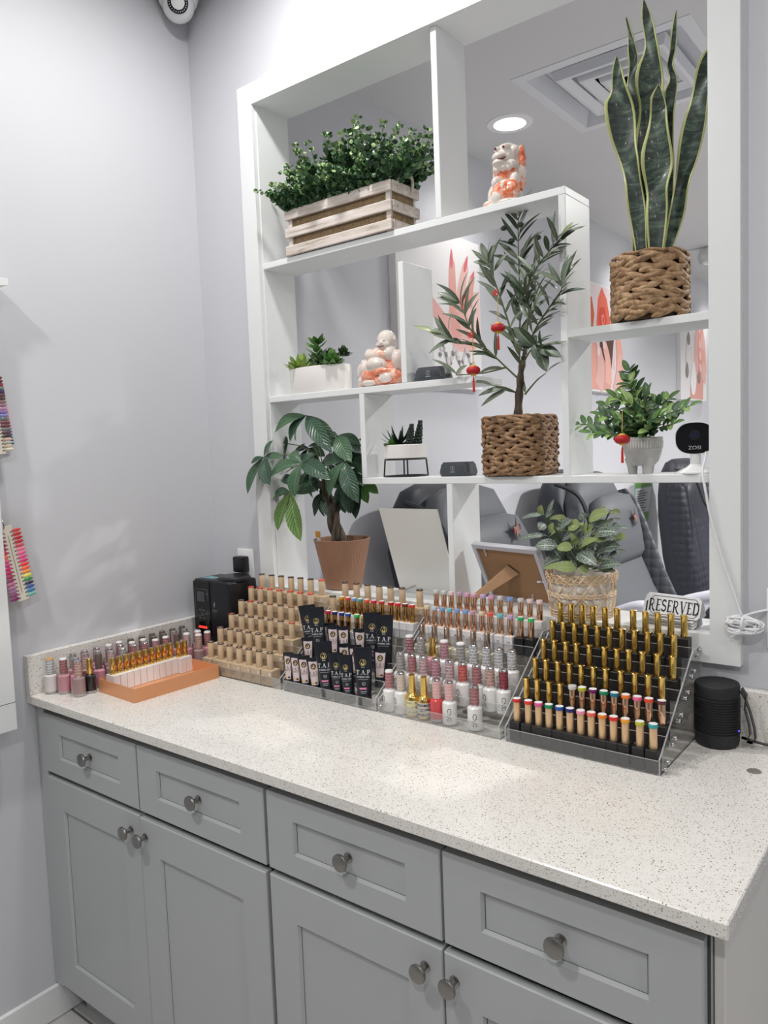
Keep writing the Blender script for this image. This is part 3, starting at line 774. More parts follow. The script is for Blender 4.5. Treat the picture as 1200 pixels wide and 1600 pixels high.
for i, (x, big, tilt, yaw, dark) in enumerate(((.584, 0, -.1, .1, 0), (.613, 0, -.12, .25, 0), (.643, 0, -.12, .38, 0), (.676, 0, -.12, .45, 0), (.712, 1, -.08, .5, 0), (.748, 1, -.06, .45, 1), (.783, 1, -.1, .4, 1), (.829, 1, -.01, .55, 0))):
    lab = ('large black tube with gold swan emblem' if big and not dark else 'slim black tube with pink pill mark' if dark else 'small black tube with pink label')
    squeeze(x, 0, big, tilt, .04, yaw, f'{lab}, {ORD[i]} of the tubes in the front row', 0, dark)
for i, (x, big, tilt, yaw) in enumerate(((.612, 0, -.1, .4), (.738, 0, -.1, .45), (.768, 0, -.06, .4), (.842, 0, .02, .5))):
    squeeze(x, 1, big, tilt, .1, yaw, f'small black tube with pink label, {ORD[i]} in the second row of tubes', .004)
for i, (x, big, tilt, yaw) in enumerate(((.543, 1, -.14, .45), (.603, 1, -.1, .45), (.645, 0, -.1, .45), (.672, 0, -.08, .4), (.703, 0, -.08, .45), (.757, 0, -.08, .35), (.794, 1, -.02, .5), (.838, 1, 0, .5))):
    if i == 0: x = .590
    if i == 1: x = .63; yo = .0
    lab = 'large black tube with gold swan emblem' if big else 'small black tube with pink label'
    squeeze(x, 2, big, tilt, .08, yaw, f'{lab}, {ORD[i]} in the back row of tubes', (.0, -.016, .012, -.006, 0, 0, 0, -.012)[i])

# copper tray with boxed gold caps, and the pink bottles along the left splashback
TRAY = M('copper_card', (222, 158, 112), .38, .25)
t = thing('copper_tray', 'shallow copper coloured box lid holding white boxes with gold caps', 'tray', (.243, -.412, ZC), (0, 0, -.04))
b = MB(); hx, hy, h, th = .0855, .13, .036, .002
b.box((-hx, -hy, 0), (hx, hy, th), TRAY); b.box((-hx, -hy, th), (-hx + th, hy, h), TRAY); b.box((hx - th, -hy, th), (hx, hy, h), TRAY); b.box((-hx + th, -hy, th), (hx - th, -hy + th, h), TRAY); b.box((-hx + th, hy - th, th), (hx - th, hy, h), TRAY)
b.build('lid', t, None)
GB = box_mesh(WHITEBOX, .0192, .036, .043)
GC = shared('collar_gold_cap', lambda: MB().lathe([(.0078, 0), (.008, .0008), (.0078, .0115), (.0072, .0135), (.0076, .0145), (.0074, .03), (.0072, .042), (.0066, .0436), (.0, .0438)], GOLD, 20).mesh('cap', 40))
for i in range(12):
    yy = -.515 + .0203 * i; xx = .185 + (.012 if i > 9 else 0)
    t = thing('boxed_polish', f'white boxed polish with collared gold cap, {ORD[i]} along the copper tray', 'nail polish', (xx, yy, ZC + .0025), (0, 0, PI / 2), 'gold capped polishes in the copper tray')
    link('carton', GB, t); c = link('cap', GC, t); c.location.z = .043
pk = [((214, 208, 206), 'milk', None), ((196, 140, 150), 'pk1', None), ((202, 142, 158), 'pk2', None), ((158, 132, 130), 'taupe', None), ((22, 20, 24), 'ink', None), ((172, 134, 134), 'pk3', None)]
bod = {k: bottle_body(c, 'l_' + k, None, .15, True) for c, k, _ in pk}
fr = [(.047, -.612, 'milk', cp('white', (206, 160, 80)), 'milky white polish bottle with gold topped cap nearest the worktop corner'), (.079, -.592, 'pk1', cp('dusty', WT), 'pink polish bottle with white topped cap, second from the worktop corner'),
      (.107, -.573, 'pk2', cp('rose'), 'rosy pink polish bottle squeezed behind the taupe one'), (.138, -.585, 'taupe', cp('nude'), 'taupe polish bottle standing in front of the pink ones'), ]
for x, y, k, c, lab in fr: lacquer(x, y, ZC, bod[k], c, lab, 'bottles along the left splashback', .98)
lacquer(.137, -.553, ZC, bod['ink'], GCAP, 'black polish bottle with gold cap beside the copper tray corner', 'bottles along the left splashback', .94)
DARKCAP = bottle_cap((112, 98, 90), 'darktop', True, (96, 84, 76), True)
cs = [cp('grey'), cp('pink', WT), DARKCAP, cp('dusty'), cp('rose', WT), cp('palepink'), cp('maroon'), DARKCAP]
bs = ['pk1', 'pk3', 'pk2', 'taupe']
cols3 = [(.042, [-.545 + .0365 * i for i in range(11)], 'wall'), (.077, [-.528 + .0365 * i for i in range(10)], 'middle'), (.112, [-.511 + .0365 * i for i in range(10)], 'outer')]
for j, (x, ys, nm) in enumerate(cols3):
    for i, y in enumerate(ys):
        c = DARKCAP if j == 0 and i > 4 else cs[(i * 3 + j * 5) % 8]
        lacquer(x + random.uniform(-.002, .002), y, ZC, bod[bs[(i + j) % 4]], c, f'pinkish polish bottle, {ORD[i]} from the worktop edge, {nm} row along the splashback', 'bottles along the left splashback', .95)
for i, (x, y) in enumerate(((.147, -.245), (.152, -.208), (.186, -.2), (.19, -.236))):
    lacquer(x, y, ZC, bod[bs[i]], cp(('palepink', 'pink', 'rose', 'nude')[i], WT), f'pale pink polish bottle before the black lamp, {ORD[i]} of the four', 'bottles along the left splashback', 1.0)

# ------------------------------------------------------------------ electronics and signs
# nail dryer lamp in the corner
t = thing('nail_lamp', 'tall black nail curing lamp with a red light bar in the corner', 'nail lamp', (.143, -.09, ZC), (0, 0, -.03))
MB().box((-.086, -.052, 0), (.086, .058, .234), M('lamp_black', (17, 19, 25), .35), .008, 3).build('housing', t)
MB().box((-.0845, -.0545, .06), (-.005, -.0505, .228), BLACKG, .001).build('control_panel', t)
b = MB(); b.box((-.066, -.0552, .165), (-.03, -.0544, .197), M('lamp_screen', (72, 76, 84), .25)); b.build('screen', t, None)
b = MB(); b.box((-.064, -.056, .083), (-.024, -.0544, .0895), M('red_light', (230, 50, 40), .4, emit=(255, 60, 48), estr=1.1), .002); b.build('light_bar', t)
b = MB(); gm = M('panel_marks', (130, 134, 140), .5)
for (x, z) in ((-.06, .138), (-.041, .138), (-.06, .113), (-.041, .113)): b.box((x, -.0549, z), (x + .008, -.0544, z + .002), gm)
b.box((-.046, -.0549, .118), (-.0455, -.0544, .148), gm); b.box((-.018, -.0549, .1), (-.0174, -.0544, .14), gm); b.lathe([(.0022, 0), (.0032, 0)], gm, 14, mat4=Matrix.Translation((-.018, -.0549, .19)) @ Matrix.Rotation(PI / 2, 4, 'X'), cap=False)
for (x0, x1, z0, z1) in ((-.076, -.014, .204, .2045), (-.076, -.0755, .12, .204), (-.0145, -.014, .17, .204)): b.box((x0, -.0549, z0), (x1, -.0544, z1), gm)
b.leaf((.012, -.0531, .152), (.016, -.0531, .17), (0, -1, 0), .008, gm, 0, 0); b.text('SUNmini', .0066, gm, lambda x, y: (.016 + x, -.0531, .144 + y)) if False else b.box((.004, -.0531, .143), (.026, -.0526, .1445), gm)
b.box((.006, -.0531, .138), (.024, -.0526, .139), gm)
b.build('markings', t, None)
MB().lathe([(.05, .232), (.05, .24), (.044, .245), (.02, .246), (0, .246)], M('lamp_lid', (26, 27, 31), .3), 36, c=(.045, .004, 0)).build('lid', t)
b = MB(); b.box((-.07, -.03, .2335), (-.015, .002, .2348), M('lamp_window', (96, 150, 160), .2)); b.build('top_window', t, None)
# wall plate with black plug, left
t = thing('power_outlet', 'white wall plate behind the black nail lamp', 'outlet', (.15, 0, 1.165))
MB().box((-.037, -.006, -.06), (.037, 0, .06), WPLAST, .003, 2).build('cover_plate', t)
t = thing('power_adapter', 'black plug adapter in the wall plate above the nail lamp', 'plug', (.147, -.0062, 1.178))
MB().box((-.022, -.032, -.024), (.022, 0, .026), BLACK, .005, 2).build('housing', t)
MB().tube([(.012, -.02, -.022), (.018, -.02, -.05), (.026, -.024, -.07), (.03, -.026, -.1), (.03, -.03, -.16)], .0022, BLACK).build('cord', t)
# right outlet
t = thing('power_outlet', 'white wall plate at the right edge beside the coiled white cable', 'outlet', (1.69, 0, 1.161))
MB().box((-.0365, -.006, -.06), (.0365, 0, .06), WPLAST, .003, 2).build('cover_plate', t)
# speaker
t = thing('speaker', 'black ribbed cylindrical speaker beside the gold cap stand', 'speaker', (1.575, -.058, ZC))
b = MB(); pr = [(.034, 0), (.039, .002), (.0415, .01), (.0415, .024)]
for k in range(14): z = .026 + .0052 * k; pr += [(.0418, z), (.0428, z + .0013), (.0428, z + .0026), (.0405, z + .0036), (.0405, z + .0048)]
pr += [(.0418, .1), (.0422, .102), (.0422, .121), (.0405, .124), (.0385, .1242)]
b.lathe(pr, M('speaker_black', (27, 28, 31), .55), 48, cap=True); b.build('body', t, 30)
MB().lathe([(.0385, .1242), (.037, .1232), (.0, .1232)], M('speaker_top', (38, 40, 44), .6), 40, cap=False).build('top_panel', t)
b = MB(); pts = [Vector((.043, .004, .112)), Vector((.052, .0, .10)), Vector((.062, -.004, .075)), Vector((.070, -.006, .045)), Vector((.072, -.006, .025)), Vector((.066, -.004, .014)), Vector((.056, .0, .014))]
for off in (0, .006):
    r = [[p + Vector((off * (.4 if i < 2 else -1.6), .006 * sy, off)) + Vector((.001 * sx, 0, 0)) for sx, sy in ((-1, -1), (1, -1), (1, 1), (-1, 1))] for i, p in enumerate(pts)]
    b.loft(r, BLACK)
b.build('strap', t)
b = MB(); b.blob((.0418, -.006, .034), .0016, M('blue_led', (70, 60, 255), .3, emit=(80, 70, 255), estr=4), 8, 5); b.build('status_light', t)
tag(MB().tube([(1.6185, -.05, ZC + .018), (1.64, -.045, ZC + .012), (1.68, -.036, ZC + .0045), (1.72, -.03, ZC + .004), (1.738, -.03, ZC + .004)], .0026, BLACK).build('power_lead'), 'short black cord running along the worktop from the speaker', 'cord')
# small pucks on the shelves
def puck(x, y, z, yaw, label):
    t = thing('scent_puck', label, 'speaker puck', (x, y, z), (0, 0, yaw))
    b = MB(); S = lambda r, z: [(r * .046 * math.copysign(abs(math.cos(a)) ** .55, math.cos(a)), r * .036 * math.copysign(abs(math.sin(a)) ** .55, math.sin(a)), z) for a in [2 * PI * k / 40 for k in range(40)]]
    b.loft([S(.9, 0), S(.93, .001), S(1.0, .009), S(.9, .031), S(.87, .0318), S(.86, .030), S(.84, .030), S(.82, .036), S(.5, .036)], DGREY); b.build('body', t, 30)
    b = MB(); gm = M('puck_mark', (170, 174, 178), .5)
    P = lambda x, z: (x, -.0365 + (.02 - z) * -.03, z)
    pts = [(.0055 * math.cos(a), .0205 + .0055 * math.sin(a)) for a in [2 * PI * k / 20 for k in range(20)]]; pin = [(x * .86, .0205 + (z - .0205) * .86) for x, z in pts]
    b.add([P(*p) for p in pts + pin], [(k, (k + 1) % 20, (k + 1) % 20 + 20, k + 20) for k in range(20)], gm)
    b.add([P(-.0006, .017), P(.0006, .017), P(.0006, .024), P(-.0006, .024)], [(0, 1, 2, 3)], gm); b.add([P(-.007, .0105), P(.007, .0105), P(.007, .012), P(-.007, .012)], [(0, 1, 2, 3)], gm)
    b.build('logo', t, None)
puck(.857, .04, SH['s2'], .18, 'dark grey puck device on the shelf beside the seated figurine, partly behind olive leaves')
puck(.915, .055, SH['s3'], .12, 'dark grey puck device on the long shelf left of the olive basket')
# camera on the shelf
t = thing('indoor_camera', 'small white camera with glossy black oval face standing on the long shelf', 'camera', (1.512, .028, SH['s3']), (0, 0, .18))
MB().lathe([(.038, 0), (.039, .003), (.034, .006), (.018, .014), (.011, .02), (.0095, .045), (.0095, .06)], WPLAST, 32).build('stand', t)
OV = lambda s, y, sz=None: [(s * .039 * math.copysign(abs(math.cos(a)) ** .8, math.cos(a)), y, .0735 + s * .0335 * math.copysign(abs(math.sin(a)) ** .8, math.sin(a))) for a in [2 * PI * k / 44 for k in range(44)]]
MB().loft([OV(.8, .022), OV(.95, .018), OV(1, .008), OV(1, -.008), OV(.97, -.0095)][::-1], WPLAST).build('housing', t)
b = MB(); b.loft([OV(.965, -.0093), OV(.95, -.0112), OV(.6, -.0125), OV(.05, -.0128)][::-1], BLACKG); b.build('face', t)
b = MB(); rx = Matrix.Translation((0, -.0127, .08)) @ Matrix.Rotation(PI / 2, 4, 'X')
b.lathe([(.0105, -.0004), (.0105, .0008), (.008, .001), (.0045, .0002), (0, .0002)], M('lens_ring', (30, 30, 42), .25), 26, mat4=rx); b.lathe([(.0035, .0006), (0, .0012)], M('lens_blue', (30, 32, 80), .1), 14, mat4=rx, cap=False); b.build('lens', t)
b = MB(); b.text('ZOSI', .0105, M('logo_grey', (170, 172, 178), .4), lambda x, y: (x * 1.1, -.0127, .0535 + y)); b.build('logo', t, None)
# white cable from the camera down the casing, coiled bundle
b = MB(); CW = M('cable_white', (226, 226, 228), .45)
def smooth(pts, n=8):
    pts = [Vector(p) for p in pts]; out = []
    for i in range(len(pts) - 1):
        p0, p1, p2, p3 = pts[max(i - 1, 0)], pts[i], pts[i + 1], pts[min(i + 2, len(pts) - 1)]
        for k in range(n):
            t = k / n; out.append(.5 * ((2 * p1) + (p2 - p0) * t + (2 * p0 - 5 * p1 + 4 * p2 - p3) * t * t + (3 * p1 - p0 - 3 * p2 + p3) * t ** 3))
    out.append(pts[-1]); return out
b.tube(smooth([(1.53, .04, SH['s3'] + .05), (1.5375, .008, SH['s3'] + .036), (1.5375, -.016, SH['s3'] + .006), (1.545, -.026, 1.42), (1.556, -.026, 1.36), (1.578, -.027, 1.277), (1.594, -.027, 1.228), (1.614, -.03, 1.168)]), .0026, CW)
b.tube(smooth([(1.616, -.032, 1.166), (1.635, -.012, 1.172), (1.66, -.006, 1.178), (1.69, -.012, 1.176)]), .0026, CW)
rnd = random.Random(4)
for k in range(9):
    a0 = rnd.uniform(-.5, .5); rx_, rz_ = rnd.uniform(.02, .036), rnd.uniform(.006, .013); cx, cz = 1.612 + rnd.uniform(-.006, .01), 1.150 + rnd.uniform(-.006, .006)
    b.tube([(cx + rx_ * math.cos(u) * math.cos(a0) - rz_ * math.sin(u) * math.sin(a0), -.034 + .006 * math.sin(u * 2 + k), cz + rx_ * math.cos(u) * math.sin(a0) * .5 + rz_ * math.sin(u)) for u in [2 * PI * q / 28 for q in range(29)]], .0026, CW)
b.tube(smooth([(1.622, -.038, 1.152), (1.612, -.04, 1.137), (1.597, -.036, 1.124)]), .0026, CW)
b.tube([(1.617 + .001 * math.cos(u), -.034 + .011 * math.sin(u), 1.152 + .013 * math.cos(u)) for u in [2 * PI * q / 20 for q in range(21)]], .0028, CW)
tag(b.build('camera_cable'), 'white cable hanging from the shelf camera, coiled in a bundle on the casing', 'cable')
# dome camera in the corner
t = thing('dome_camera', 'white dome security camera in the corner high above the shelving', 'camera', (.058, -.075, 2.868))
MB().lathe([(.054, .005), (.06, .02), (.058, .04), (.047, .102)], WPLAST, 32).build('mount', t)
b = MB(); b.blob((0, 0, 0), .047, WPLAST, 32, 20); b.build('housing', t, 60)
dv = (Vector((1.75, -1.5, 2.2)) - Vector(t.location)).normalized(); q = dv.to_track_quat('Z', 'Y').to_matrix().to_4x4()
b = MB(); b.lathe([(.030, .0375), (.030, .041), (.027, .0425), (0, .0425)], M('camera_face', (24, 24, 34), .15), 36, mat4=q, cap=False)
for k in range(24):
    a = 2 * PI * k / 24; b.lathe([(.0016, .0427), (0, .0431)], M('led_dots', (196, 200, 206), .3), 6, mat4=q @ Matrix.Translation((.0252 * math.cos(a), .0252 * math.sin(a), 0)), cap=False)
b.lathe([(.011, .0426), (.009, .0445), (0, .0455)], BLACKG, 20, mat4=q, cap=False); b.build('lens_face', t)
b = MB(); q2 = (Vector((.62, -.75, .18))).normalized().to_track_quat('Z', 'Y').to_matrix().to_4x4()
b.text('ZOSI', .011, INK, lambda x, y: tuple(q2 @ Vector((x, y, .0505))) ) if False else None
vs, fs = text_mesh('ZOSI'); s = .011
def onball(x, y):
    th = -.24 + x / .049; ph = .42 + y / .049
    d = Vector((math.cos(ph) * math.sin(th), -math.cos(ph) * math.cos(th), math.sin(ph)))
    d = Matrix.Rotation(math.radians(62), 3, 'Z') @ d
    return tuple(d * .0474)
b.add([onball(x * s, y * s) for x, y in vs], fs, INK); b.build('logo', t, None)
# reserved tent signs
def tent(x, y, z, yaw, label, grp='reserved signs on the sill', tilt=0):
    t = thing('tent_sign', label, 'sign', (x, y, z), (tilt, 0, yaw), grp)
    def f():
        b = MB(); w, h, s, th = .059, .046, .016, .0012; c = .0075
        out = [(-w + c, 0), (w - c, 0), (w, c), (w, h - c), (w - c, h), (-w + c, h), (-w, h - c), (-w, c)]
        for sg in (-1, 1):
            F = lambda u, v, o: (u, sg * (s * (1 - v / h) + o), v)
            vs = [F(u, v, 0) for u, v in out] + [F(u, v, th) for u, v in out]
            if sg > 0: vs = vs
            n = 8; b.add(vs, [tuple(range(n)), tuple(range(2 * n - 1, n - 1, -1))] + [(k, k + n, (k + 1) % n + n, (k + 1) % n) for k in range(n)], M('sign_white', (224, 224, 226), .3))
        P = lambda u, v: (u, -(s * (1 - v / h) + th + .0004), v)
        q = .0045; c2 = .0085
        inn = [(-w + q + c2, q), (w - q - c2, q), (w - q, q + c2), (w - q, h - q - c2), (w - q - c2, h - q), (-w + q + c2, h - q), (-w + q, h - q - c2), (-w + q, q + c2)]
        for a, bb in zip(inn, inn[1:] + inn[:1]):
            for qd in _st([a, bb], .0011): b.add([P(*p) for p in qd], [(0, 1, 2, 3)], INK)
        edge = [(-w + c, .0006), (w - c, .0006)]
        for qd in _st(edge, .0012): b.add([P(*p) for p in qd], [(0, 1, 2, 3)], INK)
        serif_word('RESERVED', .0205, lambda x, y: P(x * .78, h * .5 + y * 1.15), b, INK, .06, .19)
        return b.mesh('sign_plate', None)
    link('plate', shared('tent', f), t); return t
for k in range(5): tent(1.463 - .003 * (k % 2), .028 - .001 * k, OZ0 + .0035 * k + .0, -.17, f'white RESERVED tent sign in the nested pile, {ORD[k]} from the sill', 'reserved signs on the sill')
tent(1.471, .024, OZ0 + .0205, -.17, 'white RESERVED tent sign on top of the pile, lettering fully visible')
tent(1.455, .05, OZ0 + .016, -.17, 'white RESERVED tent sign half hidden behind the front one')
# white panel leaning back and picture frame seen from behind
t = thing('leaning_board', 'blank white acrylic sign panel leaning between money tree and upright', 'sign', (.7715, .105, OZ0))
sh_ = lambda x, z, o=0: (x, o - (z - .002) * .355, z)
b = MB(); q4 = [(-.0965, .002), (.0965, .002), (.0965, .241), (-.0965, .241)]
b.add([sh_(*p) for p in q4] + [sh_(*p, .0035) for p in q4], [(0, 1, 2, 3), (7, 6, 5, 4), (1, 0, 4, 5), (2, 1, 5, 6), (3, 2, 6, 7), (0, 3, 7, 4)], M('panel_white', (222, 221, 217), .35)); b.build('panel', t, None)
b = MB(); b.box((-.09, -.09, .0005), (.09, -.006, .0035), ACR); b.box((-.09, -.09, .0035), (.09, -.087, .016), ACR); b.build('foot', t, None)
b = MB(); b.lathe([(.0035, 0), (.0035, .05)], CHROME, 12, mat4=Matrix.Translation((-.03, -.08, .012)) @ Matrix.Rotation(1.15, 4, 'Y')); b.build('clip', t)
b = MB(); b.lathe([(.0, 0), (.004, 0), (.004, .006), (0, .006)], CHROME, 12, mat4=Matrix.Translation((.085, -.02, .014)) @ Matrix.Rotation(PI / 2, 4, 'X')); b.build('screw_cap', t)
t = thing('photo_frame', 'silver photo frame seen from the back with a brown easel strut', 'picture frame', (1.072, .098, OZ0 + .001), (.43, 0, -.24))
SILVF = M('frame_silver', (196, 196, 204), .35, .3); KRAFT = M('kraft_board', (150, 114, 80), .7)
b = MB(); hw, hh, fw = .108, .168, .0125
for lo, hi in (((-hw, -.008, 0), (hw, .008, fw)), ((-hw, -.008, hh - fw), (hw, .008, hh)), ((-hw, -.008, fw), (-hw + fw, .008, hh - fw)), ((hw - fw, -.008, fw), (hw, .008, hh - fw))): b.box(lo, hi, SILVF, .001)
b.build('frame', t, None)
MB().box((-hw + fw, -.002, fw), (hw - fw, .003, hh - fw), KRAFT).build('backing', t, None)
inv = (Matrix.Translation(t.location) @ Euler((.43, 0, -.24)).to_matrix().to_4x4()).inverted()
f1, f2 = inv @ Vector((.944, .012, OZ0 + .003)), inv @ Vector((.972, -.014, OZ0 + .003))
b = MB(); Pq = [tuple(f1), tuple(f2), (.022, -.003, .09), (-.008, -.003, .112)]
b.add(Pq + [(x, y + .003, z) for x, y, z in Pq], [(0, 1, 2, 3), (7, 6, 5, 4), (1, 0, 4, 5), (2, 1, 5, 6), (3, 2, 6, 7), (0, 3, 7, 4)], M('strut_board', (158, 122, 88), .65))
b.add([(.022, -.0036, .09), (-.008, -.0036, .112), (-.0055, -.0042, .1155), (.0245, -.0042, .0935)], [(0, 1, 2, 3)], BLACK); b.build('strut', t, None)
for (x, z, a) in ((-.07, hh - fw - .012, 0), (hw - fw - .012, .075, 1.4), (.04, fw + .01, .3)):
    b = MB(); m4 = Matrix.Translation((x, -.003, z)) @ Matrix.Rotation(a, 4, 'Y')
    b.box((-.003, -.0012, -.011), (.003, 0, .011), CHROME, .0005, mat4=m4); b.blob((0, -.0015, .004), .0025, CHROME, 8, 5, mat4=m4); b.build('turn_clip', t)

# ------------------------------------------------------------------ colour swatch rack on the left wall
t = thing('swatch_rack', 'white wall mounted swatch rack board at the far left', 'rack', (0, -.9, 0))
b = MB(); b.box((.045, -.6, .848), (.064, .184, 1.93), WHITE, .0015); b.build('board', t, None)
MB().box((.044, -.6, .9185), (.0643, .1842, .9197), CABD).build('seam', t, None)
b = MB(); b.box((.001, -.6, 1.2), (.0445, -.5, 1.9), WHITE); b.box((.001, -.05, 1.0), (.0445, .03, 1.9), WHITE); b.build('batten', t, None)
b = MB(); pr = [(.001, 1.93), (.064, 1.93), (.07, 1.945), (.082, 1.955), (.1, 1.96), (.1, 1.972), (.001, 1.972)]
pr2 = [(.184, 1.925), (.19, 1.94), (.205, 1.953), (.238, 1.96), (.238, 1.976), (-.6, 1.976), (-.6, 1.925)]
b.prism([(y, z) for y, z in pr2], 0, .001, .075, WHITE); b.build('cornice', t, 40)
TIPC = [(206, 70, 58), (196, 40, 44), (186, 30, 48), (190, 38, 56), (206, 76, 92), (236, 120, 140), (236, 100, 150), (226, 78, 140), (222, 60, 120), (240, 60, 60), (250, 96, 70), (246, 146, 60), (226, 226, 90), (50, 150, 62), (48, 52, 84), (66, 88, 160), (46, 132, 178), (118, 190, 176)]
TIPL = [(196, 60, 70), (190, 40, 60), (170, 30, 52), (150, 28, 50), (200, 50, 80), (210, 46, 90), (250, 120, 92), (240, 110, 150), (230, 80, 150), (226, 60, 130), (214, 50, 110), (190, 64, 110), (160, 72, 110), (206, 120, 160), (190, 130, 170), (170, 116, 160), (150, 60, 120), (140, 40, 110)]
def swatch(loc, rot, L, label, left, right, w=.03, ln=.03):
    t = thing('swatch_card', label, 'nail swatch', loc, rot)
    n = len(right); b = MB(); b.box((-.002, -w / 2, -L), (0, w / 2, 0), M('card_cream', (222, 214, 200), .5), .0005)
    ik = M('card_ink', (110, 92, 84), .6)
    for k in range(n):
        z = -.018 - (L - .026) * k / (n - 1)
        for sy in (-1, 1): b.box((0, sy * w * .3 - .002, z - .0012), (.0004, sy * w * .3 + .002, z + .002), ik)
    b.box((0, -.0006, -L * .9), (.0004, .0006, -L * .12), ik); b.build('card', t, None)
    for k in range(n):
        z = -.016 - (L - .026) * k / (n - 1)
        for sy, cols in ((-1, left), (1, right)):
            def f(c=cols[k]): return MB().blob((0, 0, 0), (.0022, .0125, .0046), M('tip_%d_%d_%d' % c, c, .2, coat=.5), 12, 8).mesh('nail_tip', 60)
            o = link('nail_tip', shared(('tip', cols[k]), f), t); o.location = (.001, sy * (w / 2 + .008), z)
    MB().tube([(.0 + .016 * math.cos(u) - .01, -.006, .014 * math.sin(u) + .006) for u in [2 * PI * q / 24 for q in range(25)]], .0016, CHROME).build('ring', t)
    return t
swatch((.034, -.694, 1.362), (.17, 0, 0), .198, 'nail colour swatch card with rainbow tips hanging above the worktop corner', TIPL, TIPC)
DK = [(120, 36, 52), (96, 30, 48), (150, 30, 56), (120, 128, 124), (60, 50, 100), (110, 70, 76), (90, 60, 66), (140, 110, 112), (150, 120, 130), (180, 130, 160), (130, 110, 170), (120, 130, 190), (100, 116, 106), (120, 70, 80), (110, 60, 72), (110, 120, 116), (100, 60, 70), (60, 44, 50), (200, 172, 150), (170, 176, 166), (200, 184, 160), (216, 206, 188)]
swatch((.036, -.712, 1.748), (.09, 0, 0), .205, 'dark toned nail swatch card hanging higher on the swatch rack', DK, DK)
swatch((.012, -.700, 1.742), (.11, 0, 0), .185, 'swatch card with rose and blue tips behind the dark toned card', DK, [(70, 60, 74)] * 6 + [(150, 150, 150)] * 2 + [(206, 110, 130)] * 6 + [(150, 20, 40)] * 3 + [(40, 70, 130)] * 3 + [(40, 70, 130)] * 2)

# ------------------------------------------------------------------ far room: pictures, massage chairs, sign
XW = .225
def canvas(name, label, y0, y1, z0, z1, th=.035):
    t = thing(name, label, 'picture', (XW, (y0 + y1) / 2, (z0 + z1) / 2))
    b = MB(); b.box((0, (y0 - y1) / 2, (z0 - z1) / 2), (th, (y1 - y0) / 2, (z1 - z0) / 2), M('canvas_white', (228, 226, 226), .6), .002)
    b.build('canvas', t, None)
    W_, H_ = y1 - y0, z1 - z0
    layer = [0]
    art = MB()
    def P(pts, col, closed=True):
        layer[0] += 1; o = th + .0003 + .00012 * layer[0]
        art.add([(o, (u - .5) * W_, (v - .5) * H_) for u, v in pts], [tuple(range(len(pts)))], M('print_%d_%d_%d' % col, col, .6))
    def finger(path, w0, w1, col, tip=True, n=14):
        # tapered finger along a bezier of three points in canvas units (w measured in metres)
        a, c, d = [Vector((p[0] * W_, p[1] * H_)) for p in path]; L = []; R = []
        for i in range(n + 1):
            s = i / n; p = a * (1 - s) ** 2 + c * 2 * s * (1 - s) + d * s * s; tn = ((c - a) * (1 - s) + (d - c) * s).normalized()
            w = (w0 + (w1 - w0) * s) / 2 * (math.sqrt(max(0, 1 - ((s - .86) / .14) ** 2)) if s > .86 and tip else 1)
            nn = Vector((-tn.y, tn.x)); L.append(p + nn * w); R.append(p - nn * w)
        P([(q.x / W_, q.y / H_) for q in L + R[::-1]], col)
    def nail(c, ang, l, w, col):
        ca, sa = math.cos(ang), math.sin(ang); pts = []
        for k in range(20):
            u = 2 * PI * k / 20; a, bb = l * math.cos(u), w * math.sin(u) * (1 if math.cos(u) < 0 else 1 - .5 * math.cos(u))
            pts.append((c[0] + (a * ca - bb * sa) / W_, c[1] + (a * sa + bb * ca) / H_))
        P(pts, col)
    return t, P, finger, nail, art
# hand with long pink nails
t, P, finger, nail, art = canvas('canvas_print', 'large canvas print of a pink hand with long nails behind the olive tree', .70, 1.305, 1.765, 2.385)
SK, SK2, SK3, NA = (228, 182, 174), (220, 162, 152), (236, 200, 196), (206, 112, 118)
P([(.59, .54), (.7, .55), (.79, .64), (.99, .68), (.99, .5), (.97, .3), (.84, .25), (.65, .25), (.57, .33), (.57, .44)], SK)
P([(.2, .66), (.3, .62), (.42, .55), (.52, .49), (.62, .44), (.74, .36), (.7, .28), (.6, .31), (.5, .38), (.4, .44), (.28, .52), (.16, .6)], (224, 172, 166))
P([(.8, .62), (.99, .68), (.99, .34), (.92, .3), (.84, .4)], SK3)
finger([(.68, .34), (.615, .6), (.645, .86)], .075, .042, SK2)
finger([(.72, .5), (.745, .7), (.83, .85)], .07, .046, SK)
finger([(.84, .56), (.855, .68), (.91, .78)], .06, .036, SK2)
nail((.632, .845), 1.5, .04, .0115, NA); nail((.815, .84), 1.15, .04, .012, NA); nail((.905, .775), 1.1, .024, .01, NA)
P([(.72, .6), (.78, .64), (.84, .63), (.84, .56), (.79, .51), (.74, .53)], (206, 104, 104)); P([(.74, .59), (.78, .61), (.82, .59), (.78, .57)], (228, 150, 146))
for k in range(26):
    u, v = .46 + .44 * ((k * 37) % 26) / 26, .21 + .05 * math.sin(k * 1.7); nail((u, v), k, .013, .009, (206, 200, 198) if k % 3 else (128, 124, 124))
for k in range(4): P([(.28 + .13 * k, .07), (.31 + .13 * k, .13), (.34 + .13 * k, .07)], (190, 184, 184))
art.build('printed_picture', t, None)
